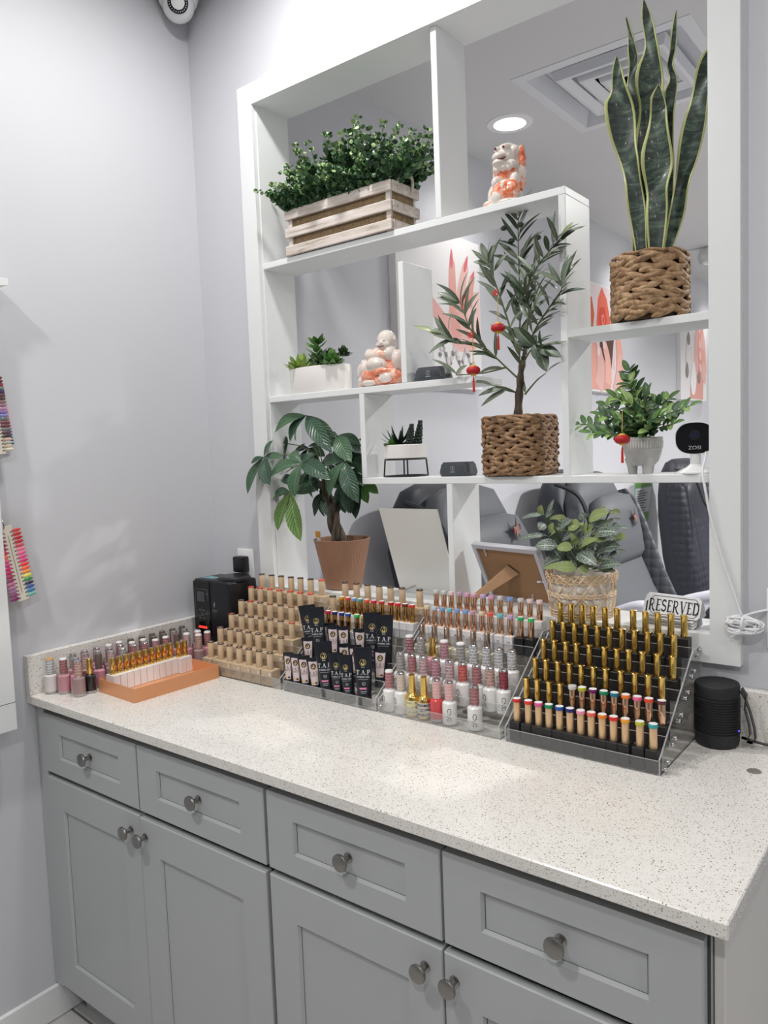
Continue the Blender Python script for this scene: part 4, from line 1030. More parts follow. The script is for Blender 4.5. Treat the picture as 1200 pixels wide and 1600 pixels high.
# hands with a rose
t, P, finger, nail, art = canvas('canvas_print', 'canvas print of hands under a coral rose behind the potted olive shelf end', 2.30, 2.96, 1.81, 2.415)
P([(.02, .02), (.98, .02), (.98, .98), (.02, .98)], (232, 214, 216))
P([(.55, .98), (.66, .88), (.74, .66), (.7, .52), (.5, .5), (.42, .62), (.46, .86)], (232, 110, 86)); P([(.22, .84), (.33, .86), (.38, .7), (.34, .56), (.24, .58), (.2, .7)], (214, 100, 60))
P([(.5, .78), (.6, .8), (.66, .68), (.6, .58), (.5, .58), (.46, .68)], (218, 78, 62)); P([(.53, .72), (.59, .73), (.61, .66), (.55, .62)], (240, 140, 112)); P([(.56, .7), (.585, .7), (.59, .66), (.56, .65)], (200, 64, 52))
P([(.1, .6), (.34, .62), (.34, .59), (.1, .57)], (138, 142, 96))
P([(.5, .56), (.82, .56), (.74, .2), (.62, .24), (.48, .4)], (96, 66, 56))
P([(.02, .52), (.3, .54), (.55, .34), (.75, .1), (.7, .02), (.02, .02)], SK2)
for (p, w0, w1, c) in (([(.15, .04), (.2, .3), (.14, .56)], .12, .07, SK), ([(.3, .04), (.36, .3), (.26, .5)], .12, .07, (230, 166, 150)), ([(.45, .04), (.56, .22), (.44, .42)], .12, .07, SK), ([(.66, .08), (.72, .3), (.56, .48)], .1, .06, (236, 182, 168)), ([(.92, .04), (.98, .3), (.9, .58)], .13, .08, (230, 168, 152)), ([(.82, .02), (.9, .14), (.96, .4)], .08, .06, SK)): finger(p, w0, w1, c)
for c, a in (((.15, .52), 1.7), ((.275, .47), 1.9), ((.455, .39), 1.9), ((.575, .46), 2.1), ((.83, .3), 1.4)): nail(c, a, .04, .02, (244, 214, 212))
art.build('printed_picture', t, None)
# tall hand and pebble print
t, P, finger, nail, art = canvas('canvas_print', 'narrow canvas print of a raised hand with white pebbles by the right casing', 4.12, 4.78, 1.815, 2.46)
P([(.34, .02), (.34, .16), (.5, .4), (.5, .72), (.62, .95), (.8, .95), (.94, .7), (.94, .4), (.86, .2), (.84, .02)], SK2)
for (p, w0, w1, c) in (([(.55, .3), (.56, .6), (.62, .96)], .13, .06, SK), ([(.72, .5), (.74, .74), (.72, .93)], .13, .08, (230, 164, 150)), ([(.86, .5), (.9, .66), (.8, .8)], .14, .09, SK), ([(.88, .36), (.92, .5), (.8, .6)], .13, .09, (232, 170, 156)), ([(.86, .24), (.92, .36), (.8, .44)], .12, .08, SK)): finger(p, w0, w1, c)
for c, a in (((.7, .86), 1.6), ((.72, .68), 2.0), ((.73, .54), 2.1), ((.74, .4), 2.1)): nail(c, a, .04, .024, (246, 206, 200))
for (c, l, w, col) in (((.34, .82), .1, .035, (236, 234, 234)), ((.25, .52), .12, .05, (232, 224, 224)), ((.46, .26), .13, .075, (238, 236, 236)), ((.28, .7), .05, .04, (150, 144, 136)), ((.22, .34), .06, .04, (146, 140, 132)), ((.68, .28), .05, .04, (150, 140, 130))): nail(c, 1.5, l, w, col)
art.build('printed_picture', t, None)
# green and white care leaflet sign
t = thing('wall_sign', 'tube shaped green and white sign on the wall between the massage chairs', 'sign', (XW, 3.40, 1.13))
SG, SW, SB = M('sign_green', (120, 168, 84), .5), M('sign_paper', (226, 230, 228), .5), M('sign_teal', (150, 196, 190), .5)
b = MB(); O = [(-.16, .17), (.22, .17), (.1, -.14), (-.15, -.17)]; th = .004
b.add([(0, u, v) for u, v in O] + [(th, u, v) for u, v in O], [(4, 5, 6, 7)[::-1], (0, 1, 5, 4), (1, 2, 6, 5), (2, 3, 7, 6), (3, 0, 4, 7)], SB); b.build('panel', t, None)
b = MB()
def lerp(u, v):
    l = -.155 + 0 * v; r = .2 + (v - .17) / .31 * .115; return (th + .0006, l + (r - l - .02) * u + .01, v)
for v0, v1, m in ((.155, .09, SG), (.085, -.075, SW), (-.08, -.145, SG)): b.add([lerp(0, v0), lerp(1, v0), lerp(1, v1), lerp(0, v1)], [(0, 1, 2, 3)], m)
for k in range(9):
    v = .07 - .016 * k; p = [lerp(.08, v), lerp(.55 + .3 * ((k * 5) % 3) / 3, v), lerp(.55 + .3 * ((k * 5) % 3) / 3, v - .006), lerp(.08, v - .006)]
    b.add([(x + .0006, y, z) for x, y, z in p], [(0, 1, 2, 3)], M('sign_text', (90, 110, 100), .6))
b.build('printed_text', t, None)
# massage pedicure chairs
LEA = M('chair_leather_grey', (86, 89, 94), .55); LEN = M('chair_leather_navy', (38, 41, 50), .5); LEP = M('chair_piping', (30, 32, 37), .5)
QUI = M('chair_quilt', (42, 43, 54), .55); _t = NT(QUI); _vo = _t.n('ShaderNodeTexVoronoi', feature='F1'); _vo.inputs['Scale'].default_value = 22; _vo.inputs['Randomness'].default_value = .15; _t.l(_t.coord(), _vo.inputs['Vector']); _t.bump(_t.math('MULTIPLY', _vo.outputs['Distance'], -1.0), .5, .02)
def _slab(mb, st, m, e=3.0, n=28):
    # st: (x, z, half width in y, half thickness); sections follow the centre line in x-z
    rings = []
    for i, (x, z, hw, ht) in enumerate(st):
        a = Vector((st[max(i - 1, 0)][0], st[max(i - 1, 0)][1])); c = Vector((st[min(i + 1, len(st) - 1)][0], st[min(i + 1, len(st) - 1)][1])); d = (c - a).normalized(); nn = (-d.y, d.x)
        r = []
        for k in range(n):
            u = 2 * PI * k / n; cu, su = math.copysign(abs(math.cos(u)) ** (2 / e), math.cos(u)), math.copysign(abs(math.sin(u)) ** (2 / e), math.sin(u))
            r.append((x + nn[0] * su * ht, cu * hw, z + nn[1] * su * ht))
        rings.append(r)
    mb.loft(rings, m)
QUG = M('chair_quilt_grey', (78, 80, 86), .5); _t = NT(QUG); _vo = _t.n('ShaderNodeTexVoronoi', feature='F1'); _vo.inputs['Scale'].default_value = 22; _vo.inputs['Randomness'].default_value = .15; _t.l(_t.coord(), _vo.inputs['Vector']); _t.bump(_t.math('MULTIPLY', _vo.outputs['Distance'], -1.0), .5, .02)
def chair(y, x, label, dark=False, dz=0.0, ez=1.15):
    kx = .3 if dark else 1.0
    slab = lambda b, st, m: _slab(b, [(.05 + (q[0] - .05) * (kx if q[0] < .52 and q[1] > .45 else 1), *q[1:]) for q in st], m)
    ww = .05 if dark else .02
    t = thing('massage_chair', label, 'massage chair', (x, y, 0), (0, 0, 0), 'massage chairs along the far wall')
    A = LEN if dark else LEA
    b = MB(); slab(b, [(.05, 1.47 + dz, .16, .03), (.045, 1.45 + dz, .22, .06), (.05, 1.38 + dz, .27, .09), (.06, 1.25 + dz, .3, .1), (.10, 1.05, .31, .11), (.19, .8, .31, .11), (.32, .55, .31, .1), (.42, .4, .3, .08)], LEN); b.build('back_shell', t, 60)
    b = MB(); slab(b, [(.13, 1.455 + dz, .12, .02), (.14, 1.43 + dz, .2, .05), (.155, 1.34 + dz, .25, .07), (.17, 1.2 + dz, .265, .08), (.215, 1.02, .27, .085), (.31, .78, .28, .09), (.44, .56, .28, .08), (.5, .47, .26, .04)], QUI if dark else A); b.build('backrest', t, 60)
    for sy in ((-1, 1) if dark else ((1,) if y > 1.5 else ())):
        b = MB(); slab(b, [(.2, 1.36 + dz, .5 * ww, .02), (.215, 1.3 + dz, ww, .06), (.25, 1.1, ww, .075), (.34, .85, ww, .08), (.45, .63, ww, .07), (.5, .54, .6 * ww, .03)], QUI if dark else QUG); o = b.build('side_wing', t, 60); o.location.y = sy * (.265 if dark else .272)
    b = MB(); slab(b, [(.235, 1.345 + dz, .13, .02), (.245, 1.33 + dz, .19, .05), (.262, 1.26 + dz, .225, .062), (.28, 1.15 + dz, .235, .065), (.305, 1.06 + dz, .22, .055), (.318, 1.03 + dz, .19, .02)], A); b.build('head_pillow', t, 60)
    if not dark:
        b = MB(); pts = []
        for k in range(10):
            r = .05 if k % 2 == 0 else .021; a = PI / 2 + k * PI / 5; pts.append((r * math.cos(a), r * math.sin(a)))
        F = lambda u, v, o=0: (.372 - .22 * (ez + v - 1.13) - .35 * max(0, u) + o, .06 + u, ez + dz + v)
        b.add([F(u, v) for u, v in pts], [tuple(range(10))], M('star_grey', (52, 48, 48), .5)); b.add([F(u * .68, v * .68, .001) for u, v in pts], [tuple(range(10))], M('star_copper', (130, 104, 92), .5))
        b.add([F(u, v, .002) for u, v in ((-.03, -.012), (.03, -.006), (.03, .014), (-.03, .008))], [(0, 1, 2, 3)], M('star_red', (176, 50, 62), .5)); b.add([F(u, v, .002) for u, v in ((.031, -.006), (.052, -.003), (.052, .016), (.031, .014))], [(0, 1, 2, 3)], INK)
        b.build('emblem', t, None)
    MB().tube(smooth([(.1, -.3, 1.42 + dz), (.2, -.26, 1.36 + dz), (.255, -.25, 1.22 + dz), (.29, -.25, 1.08), (.36, -.26, .86)]), .011, LEP).build('piping', t)
    b = MB(); slab(b, [(.36, .46, .3, .02), (.4, .46, .32, .06), (.6, .45, .32, .08), (.85, .46, .32, .07), (.92, .46, .3, .02)], A); b.build('seat', t, 60)
    MB().box((.15, -.33, 0), (.95, .33, .38), M('chair_base', (206, 206, 210), .4), .03, 3).build('base', t)
    for sy in (-1, 1):
        b = MB(); b.tube(smooth([(.25, sy * .41, .5), (.4, sy * .42, .66), (.62, sy * .42, .74), (.85, sy * .42, .78)]), .035, M('arm_white', (208, 208, 218), .3), 12); b.build('armrest', t, 60)
    return t
chair(.76, .34, 'grey massage chair behind the leaning white panel and the photo frame', dz=-.08, ez=1.30)
chair(1.92, .34, 'grey massage chair behind the patterned leaf plant', dz=-.08, ez=1.24)
chair(3.42, .42, 'dark navy massage chair with quilted sides behind the reserved signs', True, dz=-.07)
t = thing('manicure_tray', 'black service tray with white tubular arm behind the reserved signs', 'tray', (1.5, 1.9, 0))
b = MB(); b.box((-.06, -.1, .86), (.42, .26, .93), BLACK, .006); b.build('tray', t, None)
MB().tube(smooth([(-.22, .22, .83), (-.1, .2, .89), (.1, .18, .985), (.3, .16, 1.06)]), .02, M('arm_white', (208, 208, 218), .3), 12).build('arm', t, 60)
MB().lathe([(.025, 0), (.025, .86)], CHROME, 16, c=(.2, .1, 0)).build('post', t)
MB().lathe([(.2, 0), (.2, .02), (.03, .03)], CHROME, 28, c=(.2, .1, 0)).build('foot', t)
t = thing('chair_arm_rail', 'white bent tubular chair arm with grey side panel behind the patterned plant', 'armrest', (.80, 1.34, 0))
AW = M('arm_white', (208, 208, 218), .3)
MB().tube(smooth([(-.27, .02, .67), (-.19, .02, .73), (.0, .0, .81), (.12, .0, .858), (.18, .0, .845), (.24, .0, .77), (.32, .0, .52), (.34, .0, .02)]), .032, AW, 14).build('arm', t, 60)
b = MB(); b.prism([(-.24, .35), (-.24, .66), (.0, .77), (.12, .82), (.2, .74), (.29, .4)], 1, .0, .012, M('arm_panel_grey', (120, 123, 128), .5)); b.build('side_panel', t, None)
MB().box((.1, -.06, 0), (.4, .08, .025), AW, .005).build('foot', t)

# ------------------------------------------------------------------ plants and ornaments
# plant skeletons, metres in the room
SNAKE=[
 [ ((1.384, 0.045, 1.931), (1.409, 0.045, 1.929)),((1.372, 0.045, 2.006), (1.407, 0.045, 1.999)),((1.367, 0.045, 2.063), (1.398, 0.045, 2.062)),((1.351, 0.045, 2.112), (1.397, 0.045, 2.111)),((1.334, 0.045, 2.172), (1.388, 0.045, 2.157)),((1.325, 0.045, 2.241), (1.382, 0.045, 2.225)),((1.329, 0.045, 2.268), (1.373, 0.045, 2.266)),((1.337, 0.045, 2.299), (1.362, 0.045, 2.302)),((1.349, 0.045, 2.338), (1.35, 0.045, 2.338)) ],
 [ ((1.393, 0.075, 1.935), (1.431, 0.075, 1.928)),((1.377, 0.075, 2.068), (1.432, 0.075, 2.061)),((1.377, 0.075, 2.169), (1.434, 0.075, 2.153)),((1.382, 0.075, 2.234), (1.436, 0.075, 2.218)),((1.381, 0.075, 2.273), (1.435, 0.075, 2.257)),((1.387, 0.075, 2.315), (1.433, 0.075, 2.3)),((1.395, 0.075, 2.356), (1.429, 0.075, 2.345)),((1.394, 0.075, 2.405), (1.417, 0.075, 2.397)),((1.398, 0.075, 2.447), (1.399, 0.075, 2.448)) ],
 [ ((1.36, 0.095, 1.962), (1.384, 0.095, 1.957)),((1.368, 0.095, 2.132), (1.393, 0.095, 2.126)),((1.353, 0.095, 2.249), (1.384, 0.095, 2.24)),((1.349, 0.095, 2.301), (1.376, 0.095, 2.298)),((1.359, 0.095, 2.337), (1.377, 0.095, 2.331)),((1.357, 0.095, 2.371), (1.372, 0.095, 2.372)),((1.354, 0.095, 2.411), (1.363, 0.095, 2.408)),((1.352, 0.095, 2.436), (1.353, 0.095, 2.437)) ],
 [ ((1.418, 0.03, 1.925), (1.449, 0.03, 1.92)),((1.415, 0.03, 1.994), (1.457, 0.03, 1.996)),((1.41, 0.03, 2.049), (1.462, 0.03, 2.043)),((1.409, 0.03, 2.104), (1.466, 0.03, 2.09)),((1.415, 0.03, 2.167), (1.464, 0.03, 2.143)),((1.427, 0.03, 2.214), (1.456, 0.03, 2.198)),((1.442, 0.03, 2.247), (1.443, 0.03, 2.247)) ],
 [ ((1.42, 0.09, 1.949), (1.448, 0.09, 1.944)),((1.435, 0.09, 2.03), (1.45, 0.09, 2.055)),((1.444, 0.09, 2.133), (1.454, 0.09, 2.109)),((1.439, 0.09, 2.195), (1.454, 0.09, 2.191)),((1.436, 0.09, 2.245), (1.457, 0.09, 2.238)),((1.447, 0.09, 2.274), (1.46, 0.09, 2.275)),((1.439, 0.09, 2.309), (1.454, 0.09, 2.299)),((1.447, 0.09, 2.339), (1.458, 0.09, 2.33)),((1.454, 0.09, 2.379), (1.46, 0.09, 2.372)),((1.46, 0.09, 2.409), (1.461, 0.09, 2.41)) ],
 [ ((1.442, 0.06, 1.928), (1.46, 0.06, 1.925)),((1.452, 0.06, 1.992), (1.483, 0.06, 1.986)),((1.459, 0.06, 2.045), (1.494, 0.06, 2.037)),((1.473, 0.06, 2.107), (1.51, 0.06, 2.097)),((1.486, 0.06, 2.172), (1.526, 0.06, 2.166)),((1.492, 0.06, 2.208), (1.536, 0.06, 2.21)),((1.508, 0.06, 2.26), (1.546, 0.06, 2.248)),((1.53, 0.06, 2.292), (1.552, 0.06, 2.274)),((1.549, 0.06, 2.308), (1.55, 0.06, 2.308)) ],
 [ ((1.356, 0.085, 1.941), (1.381, 0.085, 1.936)),((1.356, 0.085, 2.018), (1.37, 0.085, 2.015)),((1.359, 0.085, 2.052), (1.365, 0.085, 2.051)) ],
]
OLIVE=[
  [(1.087, 0.06, 1.589), (1.092, 0.06, 1.646), (1.098, 0.06, 1.696), (1.107, 0.06, 1.73)] ,
  [(1.094, 0.06, 1.651), (1.095, 0.06, 1.743), (1.097, 0.065, 1.857), (1.098, 0.06, 1.96), (1.105, 0.05, 2.055)] ,
  [(1.104, 0.06, 1.728), (1.137, 0.03, 1.825), (1.144, 0.01, 1.882), (1.2, -0.015, 1.933), (1.249, -0.03, 1.963)] ,
  [(1.104, 0.06, 1.728), (1.151, 0.03, 1.783), (1.202, -0.005, 1.82), (1.245, -0.03, 1.848), (1.248, -0.03, 1.873)] ,
  [(1.09, 0.06, 1.679), (1.047, 0.03, 1.732), (1.007, 0.0, 1.784), (0.983, -0.01, 1.846), (0.974, -0.01, 1.872)] ,
  [(1.047, 0.03, 1.732), (1.012, 0.0, 1.761), (0.97, -0.02, 1.773), (0.949, -0.02, 1.787)] ,
  [(1.091, 0.06, 1.743), (1.061, 0.04, 1.864), (1.047, 0.03, 1.919), (1.033, 0.03, 1.962)] ,
  [(1.107, 0.06, 1.64), (1.138, 0.06, 1.67), (1.168, 0.05, 1.685)] ,
  [(1.086, 0.06, 1.644), (1.071, 0.03, 1.658), (1.04, 0.02, 1.665)] ,
  [(1.067, 0.04, 1.707), (1.02, 0.01, 1.696), (0.962, -0.02, 1.695)] ,
  [(1.132, 0.06, 1.829), (1.135, 0.07, 1.874), (1.134, 0.07, 1.928)] ,
  [(1.098, 0.06, 1.706), (1.155, 0.01, 1.741), (1.194, -0.01, 1.739)] ,
]
OLIVES= [(1.077, 0.03, 2.032), (1.12, 0.03, 2.031), (1.091, 0.04, 2.002), (1.159, 0.04, 1.996), (0.946, -0.03, 1.696)]
LEAFX= [((1.105, 0.05, 2.059), (1.059, 0.045, 2.099)), ((1.106, 0.05, 2.059), (1.143, 0.05, 2.08)), ((1.249, -0.03, 1.96), (1.281, -0.035, 1.991)), ((1.249, -0.03, 1.959), (1.287, -0.04, 1.971)), ((1.155, 0.01, 1.745), (1.112, 0.0, 1.794)), ((1.155, 0.01, 1.745), (1.121, -0.01, 1.756)), ((1.17, 0.0, 1.739), (1.242, -0.02, 1.708)), ((1.179, 0.0, 1.729), (1.204, -0.02, 1.68)), ((1.165, 0.0, 1.748), (1.188, -0.01, 1.701)), ((1.165, 0.0, 1.748), (1.178, -0.01, 1.765)), ((0.949, -0.02, 1.787), (0.845, -0.03, 1.827)), ((0.951, -0.02, 1.784), (0.882, -0.03, 1.813)), ((0.96, -0.02, 1.783), (0.89, -0.03, 1.753)), ((0.974, -0.01, 1.87), (0.914, -0.02, 1.901)), ((0.974, -0.01, 1.865), (0.913, -0.02, 1.889)), ((0.988, -0.01, 1.84), (1.033, -0.02, 1.882)), ((0.992, 0.0, 1.809), (1.021, -0.01, 1.849)), ((0.943, -0.02, 1.79), (0.911, -0.03, 1.842)), ((1.071, 0.03, 1.658), (1.005, 0.01, 1.642)), ((1.074, 0.03, 1.653), (1.012, 0.01, 1.615)), ((0.962, -0.02, 1.695), (1.002, -0.03, 1.714)), ((1.033, 0.03, 1.962), (1.013, 0.03, 2.011)), ((1.035, 0.03, 1.957), (1.05, 0.03, 2.0)), ((1.038, 0.03, 1.952), (0.996, 0.02, 1.967)), ((1.048, 0.03, 1.937), (1.088, 0.03, 1.974))]
MONEY=[
  ( (0.409, 0.03, 1.63) , [(0.303, 0.0, 1.583), (0.366, 0.0, 1.554), (0.342, 0.05, 1.557), (0.54, -0.01, 1.516), (0.506, 0.05, 1.53)] ),
  ( (0.519, 0.04, 1.566) , [(0.601, 0.0, 1.488), (0.562, 0.09, 1.512), (0.446, 0.09, 1.541), (0.578, 0.07, 1.537)] ),
  ( (0.576, 0.0, 1.492) , [(0.54, -0.03, 1.395), (0.646, -0.03, 1.377), (0.578, 0.07, 1.455), (0.461, 0.02, 1.474)] ),
  ( (0.43, -0.02, 1.491) , [(0.325, -0.05, 1.453), (0.564, -0.05, 1.442), (0.434, -0.06, 1.393), (0.481, -0.01, 1.515), (0.367, 0.0, 1.521)] ),
  ( (0.283, -0.03, 1.512) , [(0.316, -0.02, 1.561), (0.247, -0.05, 1.494), (0.225, -0.05, 1.402), (0.332, -0.06, 1.425), (0.343, -0.01, 1.51)] ),
  ( (0.367, -0.01, 1.407) , [(0.337, -0.04, 1.292), (0.431, -0.04, 1.265), (0.457, 0.01, 1.409), (0.3, 0.02, 1.373), (0.281, 0.0, 1.39)] ),
  ( (0.307, 0.05, 1.55) , [(0.287, 0.04, 1.485), (0.246, 0.05, 1.532), (0.28, 0.05, 1.569), (0.226, 0.05, 1.506)] ),
  ( (0.548, 0.1, 1.435) , [(0.573, 0.1, 1.366), (0.597, 0.12, 1.393), (0.532, 0.09, 1.321), (0.521, 0.08, 1.336)] ),
  ( (0.275, 0.05, 1.454) , [(0.243, 0.04, 1.381), (0.338, 0.03, 1.426), (0.261, 0.05, 1.487)] ),
  ( (0.434, 0.07, 1.402) , [(0.394, 0.06, 1.327), (0.444, 0.05, 1.329), (0.476, 0.04, 1.326), (0.397, 0.05, 1.354), (0.431, 0.05, 1.438)] ),
  ( (0.487, 0.09, 1.408) , [(0.501, 0.08, 1.337), (0.476, 0.08, 1.339), (0.534, 0.1, 1.345), (0.459, 0.07, 1.346)] ),
  ( (0.366, 0.08, 1.534) , [(0.332, 0.07, 1.481), (0.411, 0.07, 1.483), (0.431, 0.08, 1.507), (0.305, 0.08, 1.525)] ),
  ( (0.53, 0.09, 1.528) , [(0.505, 0.09, 1.481), (0.546, 0.1, 1.476), (0.543, 0.11, 1.496)] ),
]
MTRUNK= [(0.491, 0.06, 1.257), (0.479, 0.06, 1.292), (0.47, 0.06, 1.333), (0.469, 0.06, 1.368), (0.452, 0.06, 1.389), (0.446, 0.06, 1.451)]
FITT= [((1.19, 0.0, 1.349), (1.206, 0.0, 1.391), 0.012, 0), ((1.181, 0.0, 1.355), (1.12, 0.0, 1.344), 0.012, 0), ((1.174, 0.0, 1.355), (1.179, -0.01, 1.379), 0.018, 1), ((1.184, 0.0, 1.349), (1.206, 0.0, 1.366), 0.016, 0), ((1.184, 0.0, 1.333), (1.171, -0.01, 1.32), 0.026, 0), ((1.197, 0.0, 1.311), (1.208, -0.01, 1.338), 0.018, 1), ((1.187, 0.0, 1.307), (1.107, 0.0, 1.291), 0.014, 0), ((1.197, 0.0, 1.307), (1.217, -0.02, 1.317), 0.018, 1), ((1.219, -0.01, 1.284), (1.164, -0.02, 1.282), 0.03, 0), ((1.259, -0.02, 1.284), (1.224, -0.03, 1.282), 0.024, 1), ((1.22, 0.0, 1.254), (1.186, -0.02, 1.238), 0.032, 0), ((1.263, -0.02, 1.243), (1.189, -0.03, 1.233), 0.016, 1), ((1.271, -0.03, 1.239), (1.228, -0.05, 1.24), 0.028, 1), ((1.218, 0.0, 1.321), (1.251, 0.0, 1.346), 0.016, 0), ((1.27, -0.02, 1.284), (1.31, -0.02, 1.325), 0.012, 0), ((1.275, -0.03, 1.292), (1.263, -0.04, 1.32), 0.012, 1), ((1.272, -0.03, 1.295), (1.277, -0.05, 1.307), 0.018, 1), ((1.272, -0.02, 1.284), (1.326, -0.04, 1.309), 0.02, 1), ((1.266, 0.0, 1.329), (1.239, 0.0, 1.331), 0.03, 1), ((1.271, 0.02, 1.343), (1.261, 0.02, 1.359), 0.02, 0), ((1.285, 0.01, 1.344), (1.336, 0.0, 1.363), 0.03, 1), ((1.298, 0.01, 1.332), (1.327, 0.01, 1.344), 0.012, 0), ((1.312, -0.01, 1.319), (1.367, -0.03, 1.323), 0.035, 0), ((1.302, -0.01, 1.306), (1.339, -0.03, 1.304), 0.028, 1), ((1.31, 0.02, 1.324), (1.332, 0.02, 1.334), 0.02, 1), ((1.335, 0.02, 1.326), (1.35, 0.02, 1.336), 0.016, 0), ((1.339, 0.01, 1.327), (1.382, 0.0, 1.329), 0.01, 0), ((1.349, 0.0, 1.304), (1.378, -0.01, 1.312), 0.022, 1), ((1.311, 0.0, 1.277), (1.373, -0.03, 1.293), 0.03, 0), ((1.275, -0.03, 1.273), (1.332, -0.06, 1.253), 0.03, 0), ((1.225, 0.0, 1.296), (1.272, 0.0, 1.324), 0.018, 0), ((1.318, -0.02, 1.243), (1.38, -0.04, 1.256), 0.022, 0), ((1.318, -0.02, 1.24), (1.354, -0.03, 1.245), 0.018, 1), ((1.328, -0.02, 1.235), (1.365, -0.04, 1.24), 0.014, 0), ((1.307, -0.04, 1.239), (1.283, -0.05, 1.239), 0.022, 1), ((1.199, 0.01, 1.271), (1.219, 0.01, 1.249), 0.03, 0), ((1.27, 0.02, 1.308), (1.287, 0.02, 1.334), 0.03, 1), ((1.233, 0.02, 1.332), (1.216, 0.02, 1.342), 0.02, 0), ((1.301, 0.0, 1.274), (1.278, 0.0, 1.254), 0.03, 0)]
def leafmat(key, c1, c2, rough=.45, kind=None, c3=None):
    m = M(key, c1, rough, coat=.05); t = NT(m); v = t.coord()
    base = t.mix(t.noise(v, 14, 3), c1, c2)
    if kind:
        uv = t.coord('UV'); sp = t.n('ShaderNodeSeparateXYZ'); t.l(uv, sp.inputs[0]); U, V = sp.outputs[0], sp.outputs[1]
        cen = t.math('ABSOLUTE', t.math('SUBTRACT', U, .5))
    if kind == 'snake':
        vec = t.mapped(scale=(22, 22, 62)); n = t.noise(vec, 1.0, 5, .65, .8)
        base = t.ramp(n, [(.38, (24, 34, 32)), (.5, (36, 52, 44)), (.56, (62, 82, 66)), (.72, (90, 106, 90))])
        base = t.mix(t.math('GREATER_THAN', cen, .415), base, c3)
    elif kind == 'rib':       # pinnate veins, paler midrib
        ph = t.math('ADD', t.math('MULTIPLY', V, 70.0), t.math('MULTIPLY', cen, -34.0)); w = t.math('SINE', ph)
        base = t.mix(t.math('MULTIPLY', t.math('GREATER_THAN', w, .35), .55), base, c3)
        base = t.mix(t.math('LESS_THAN', cen, .03), base, c3); t.bump(w, .35, .002)
    elif kind == 'net':       # white netted veins
        vo = t.n('ShaderNodeTexVoronoi', feature='DISTANCE_TO_EDGE'); vo.inputs['Scale'].default_value = 1.0; mp = t.n('ShaderNodeMapping'); mp.inputs['Scale'].default_value = (8, 13, 1); t.l(uv, mp.inputs[0]); t.l(mp.outputs[0], vo.inputs['Vector'])
        base = t.mix(t.math('LESS_THAN', vo.outputs['Distance'], .04), base, c3); base = t.mix(t.math('LESS_THAN', cen, .035), base, c3)
    elif kind == 'mid': base = t.mix(t.math('LESS_THAN', cen, .05), base, c3)
    t.color(base); t.b.inputs['Transmission Weight'].default_value = 0.0
    return m
LIGHTEN = 1
# tall snake plant in a woven basket -------------------------------------------------
def braid(mb, r, z0, z1, rows, n, m, sq=None, amp=.3, thick=1.0):
    h = (z1 - z0) / rows; NS = 720; e = sq or 1.0
    cur = [Vector((r * math.copysign(abs(math.cos(u)) ** e, math.cos(u)), r * math.copysign(abs(math.sin(u)) ** e, math.sin(u)), 0)) for u in [2 * PI * k / NS for k in range(NS + 1)]]
    acc = [0.0]
    for k in range(NS): acc.append(acc[-1] + (cur[k + 1] - cur[k]).length)
    per = acc[-1]
    def at(s):
        s %= per; lo, hi = 0, NS
        while hi - lo > 1:
            mid = (lo + hi) // 2
            if acc[mid] <= s: lo = mid
            else: hi = mid
        f = (s - acc[lo]) / max(1e-9, acc[lo + 1] - acc[lo]); return cur[lo].lerp(cur[lo + 1], f)
    for k in range(rows):
        z = z0 + h * (k + .5); ph = random.random()
        for i in range(n):
            for half in (-1, 1):
                s = per * (i + ph + (.5 if half > 0 else 0)) / n; p = at(s); tn = (at(s + .006) - at(s - .006)).normalized(); nr = Vector((tn.y, -tn.x, 0))
                L = per / n * random.uniform(.92, 1.12); c = p * random.uniform(.985, 1.015) + Vector((0, 0, z + half * h * .17)); tilt = -half * amp + random.uniform(-.1, .1)
                d1 = tn * math.cos(tilt) + Vector((0, 0, 1)) * math.sin(tilt); d2 = nr.cross(d1)
                m4 = Matrix(((d1[0], nr[0], d2[0], c[0]), (d1[1], nr[1], d2[1], c[1]), (d1[2], nr[2], d2[2], c[2]), (0, 0, 0, 1)))
                mb.blob((0, 0, 0), (L * .62, .0075 * thick, h * .47 * random.uniform(.85, 1.12)), m, 8, 7, mat4=m4)
def strawmat(key, a, b, c):
    m = M(key, b, .65); t = NT(m); v = t.coord(); n = t.noise(v, 60, 3, .6, .5); n2 = t.noise(t.mapped(scale=(40, 40, 400)), 1.2, 2)
    col = t.ramp(n, [(.3, a), (.5, b), (.7, c)]); t.color(t.mix(t.math('MULTIPLY', n2, .35), col, a)); t.bump(n2, .4, .001); return m
HYA = strawmat('water_hyacinth', (112, 82, 56), (166, 132, 96), (196, 166, 128)); HYB = strawmat('water_hyacinth_dark', (84, 60, 42), (146, 112, 78), (182, 148, 110)); RAT = strawmat('rattan', (200, 168, 130), (226, 200, 166), (238, 216, 186))
COREM = M('basket_inside', (64, 46, 32), .8)
zs = SH['s4']
t = thing('potted_snake_plant', 'tall snake plant with yellow edged leaves in a chunky woven basket', 'plant', (1.413, .052, zs), (0, 0, 0))
bk = MB(); braid(bk, .0745, .006, .132, 7, 9, HYA, None, .27); bk.build('woven_basket', t, 60)
b = MB(); b.lathe([(.066, .001), (.0695, .004), (.0695, .13), (.064, .134)], COREM, 32, cap=True); b.build('liner', t)
b = MB()
for z, r in ((.137, .0755),): b.tube([(r * math.cos(u), r * math.sin(u), z + .0015 * math.sin(9 * u)) for u in [2 * PI * q / 60 for q in range(61)]], .0038, HYB, 7)
for q in range(26):
    a = 2 * PI * q / 26; b.tube([(.0755 * math.cos(a), .0755 * math.sin(a), .128), (.0755 * math.cos(a), .0755 * math.sin(a), .138)], .0022, HYB, 5)
b.build('rim', t, 60)
MB().lathe([(.0, .128), (.066, .128)], SOIL, 24, cap=False).build('soil', t)
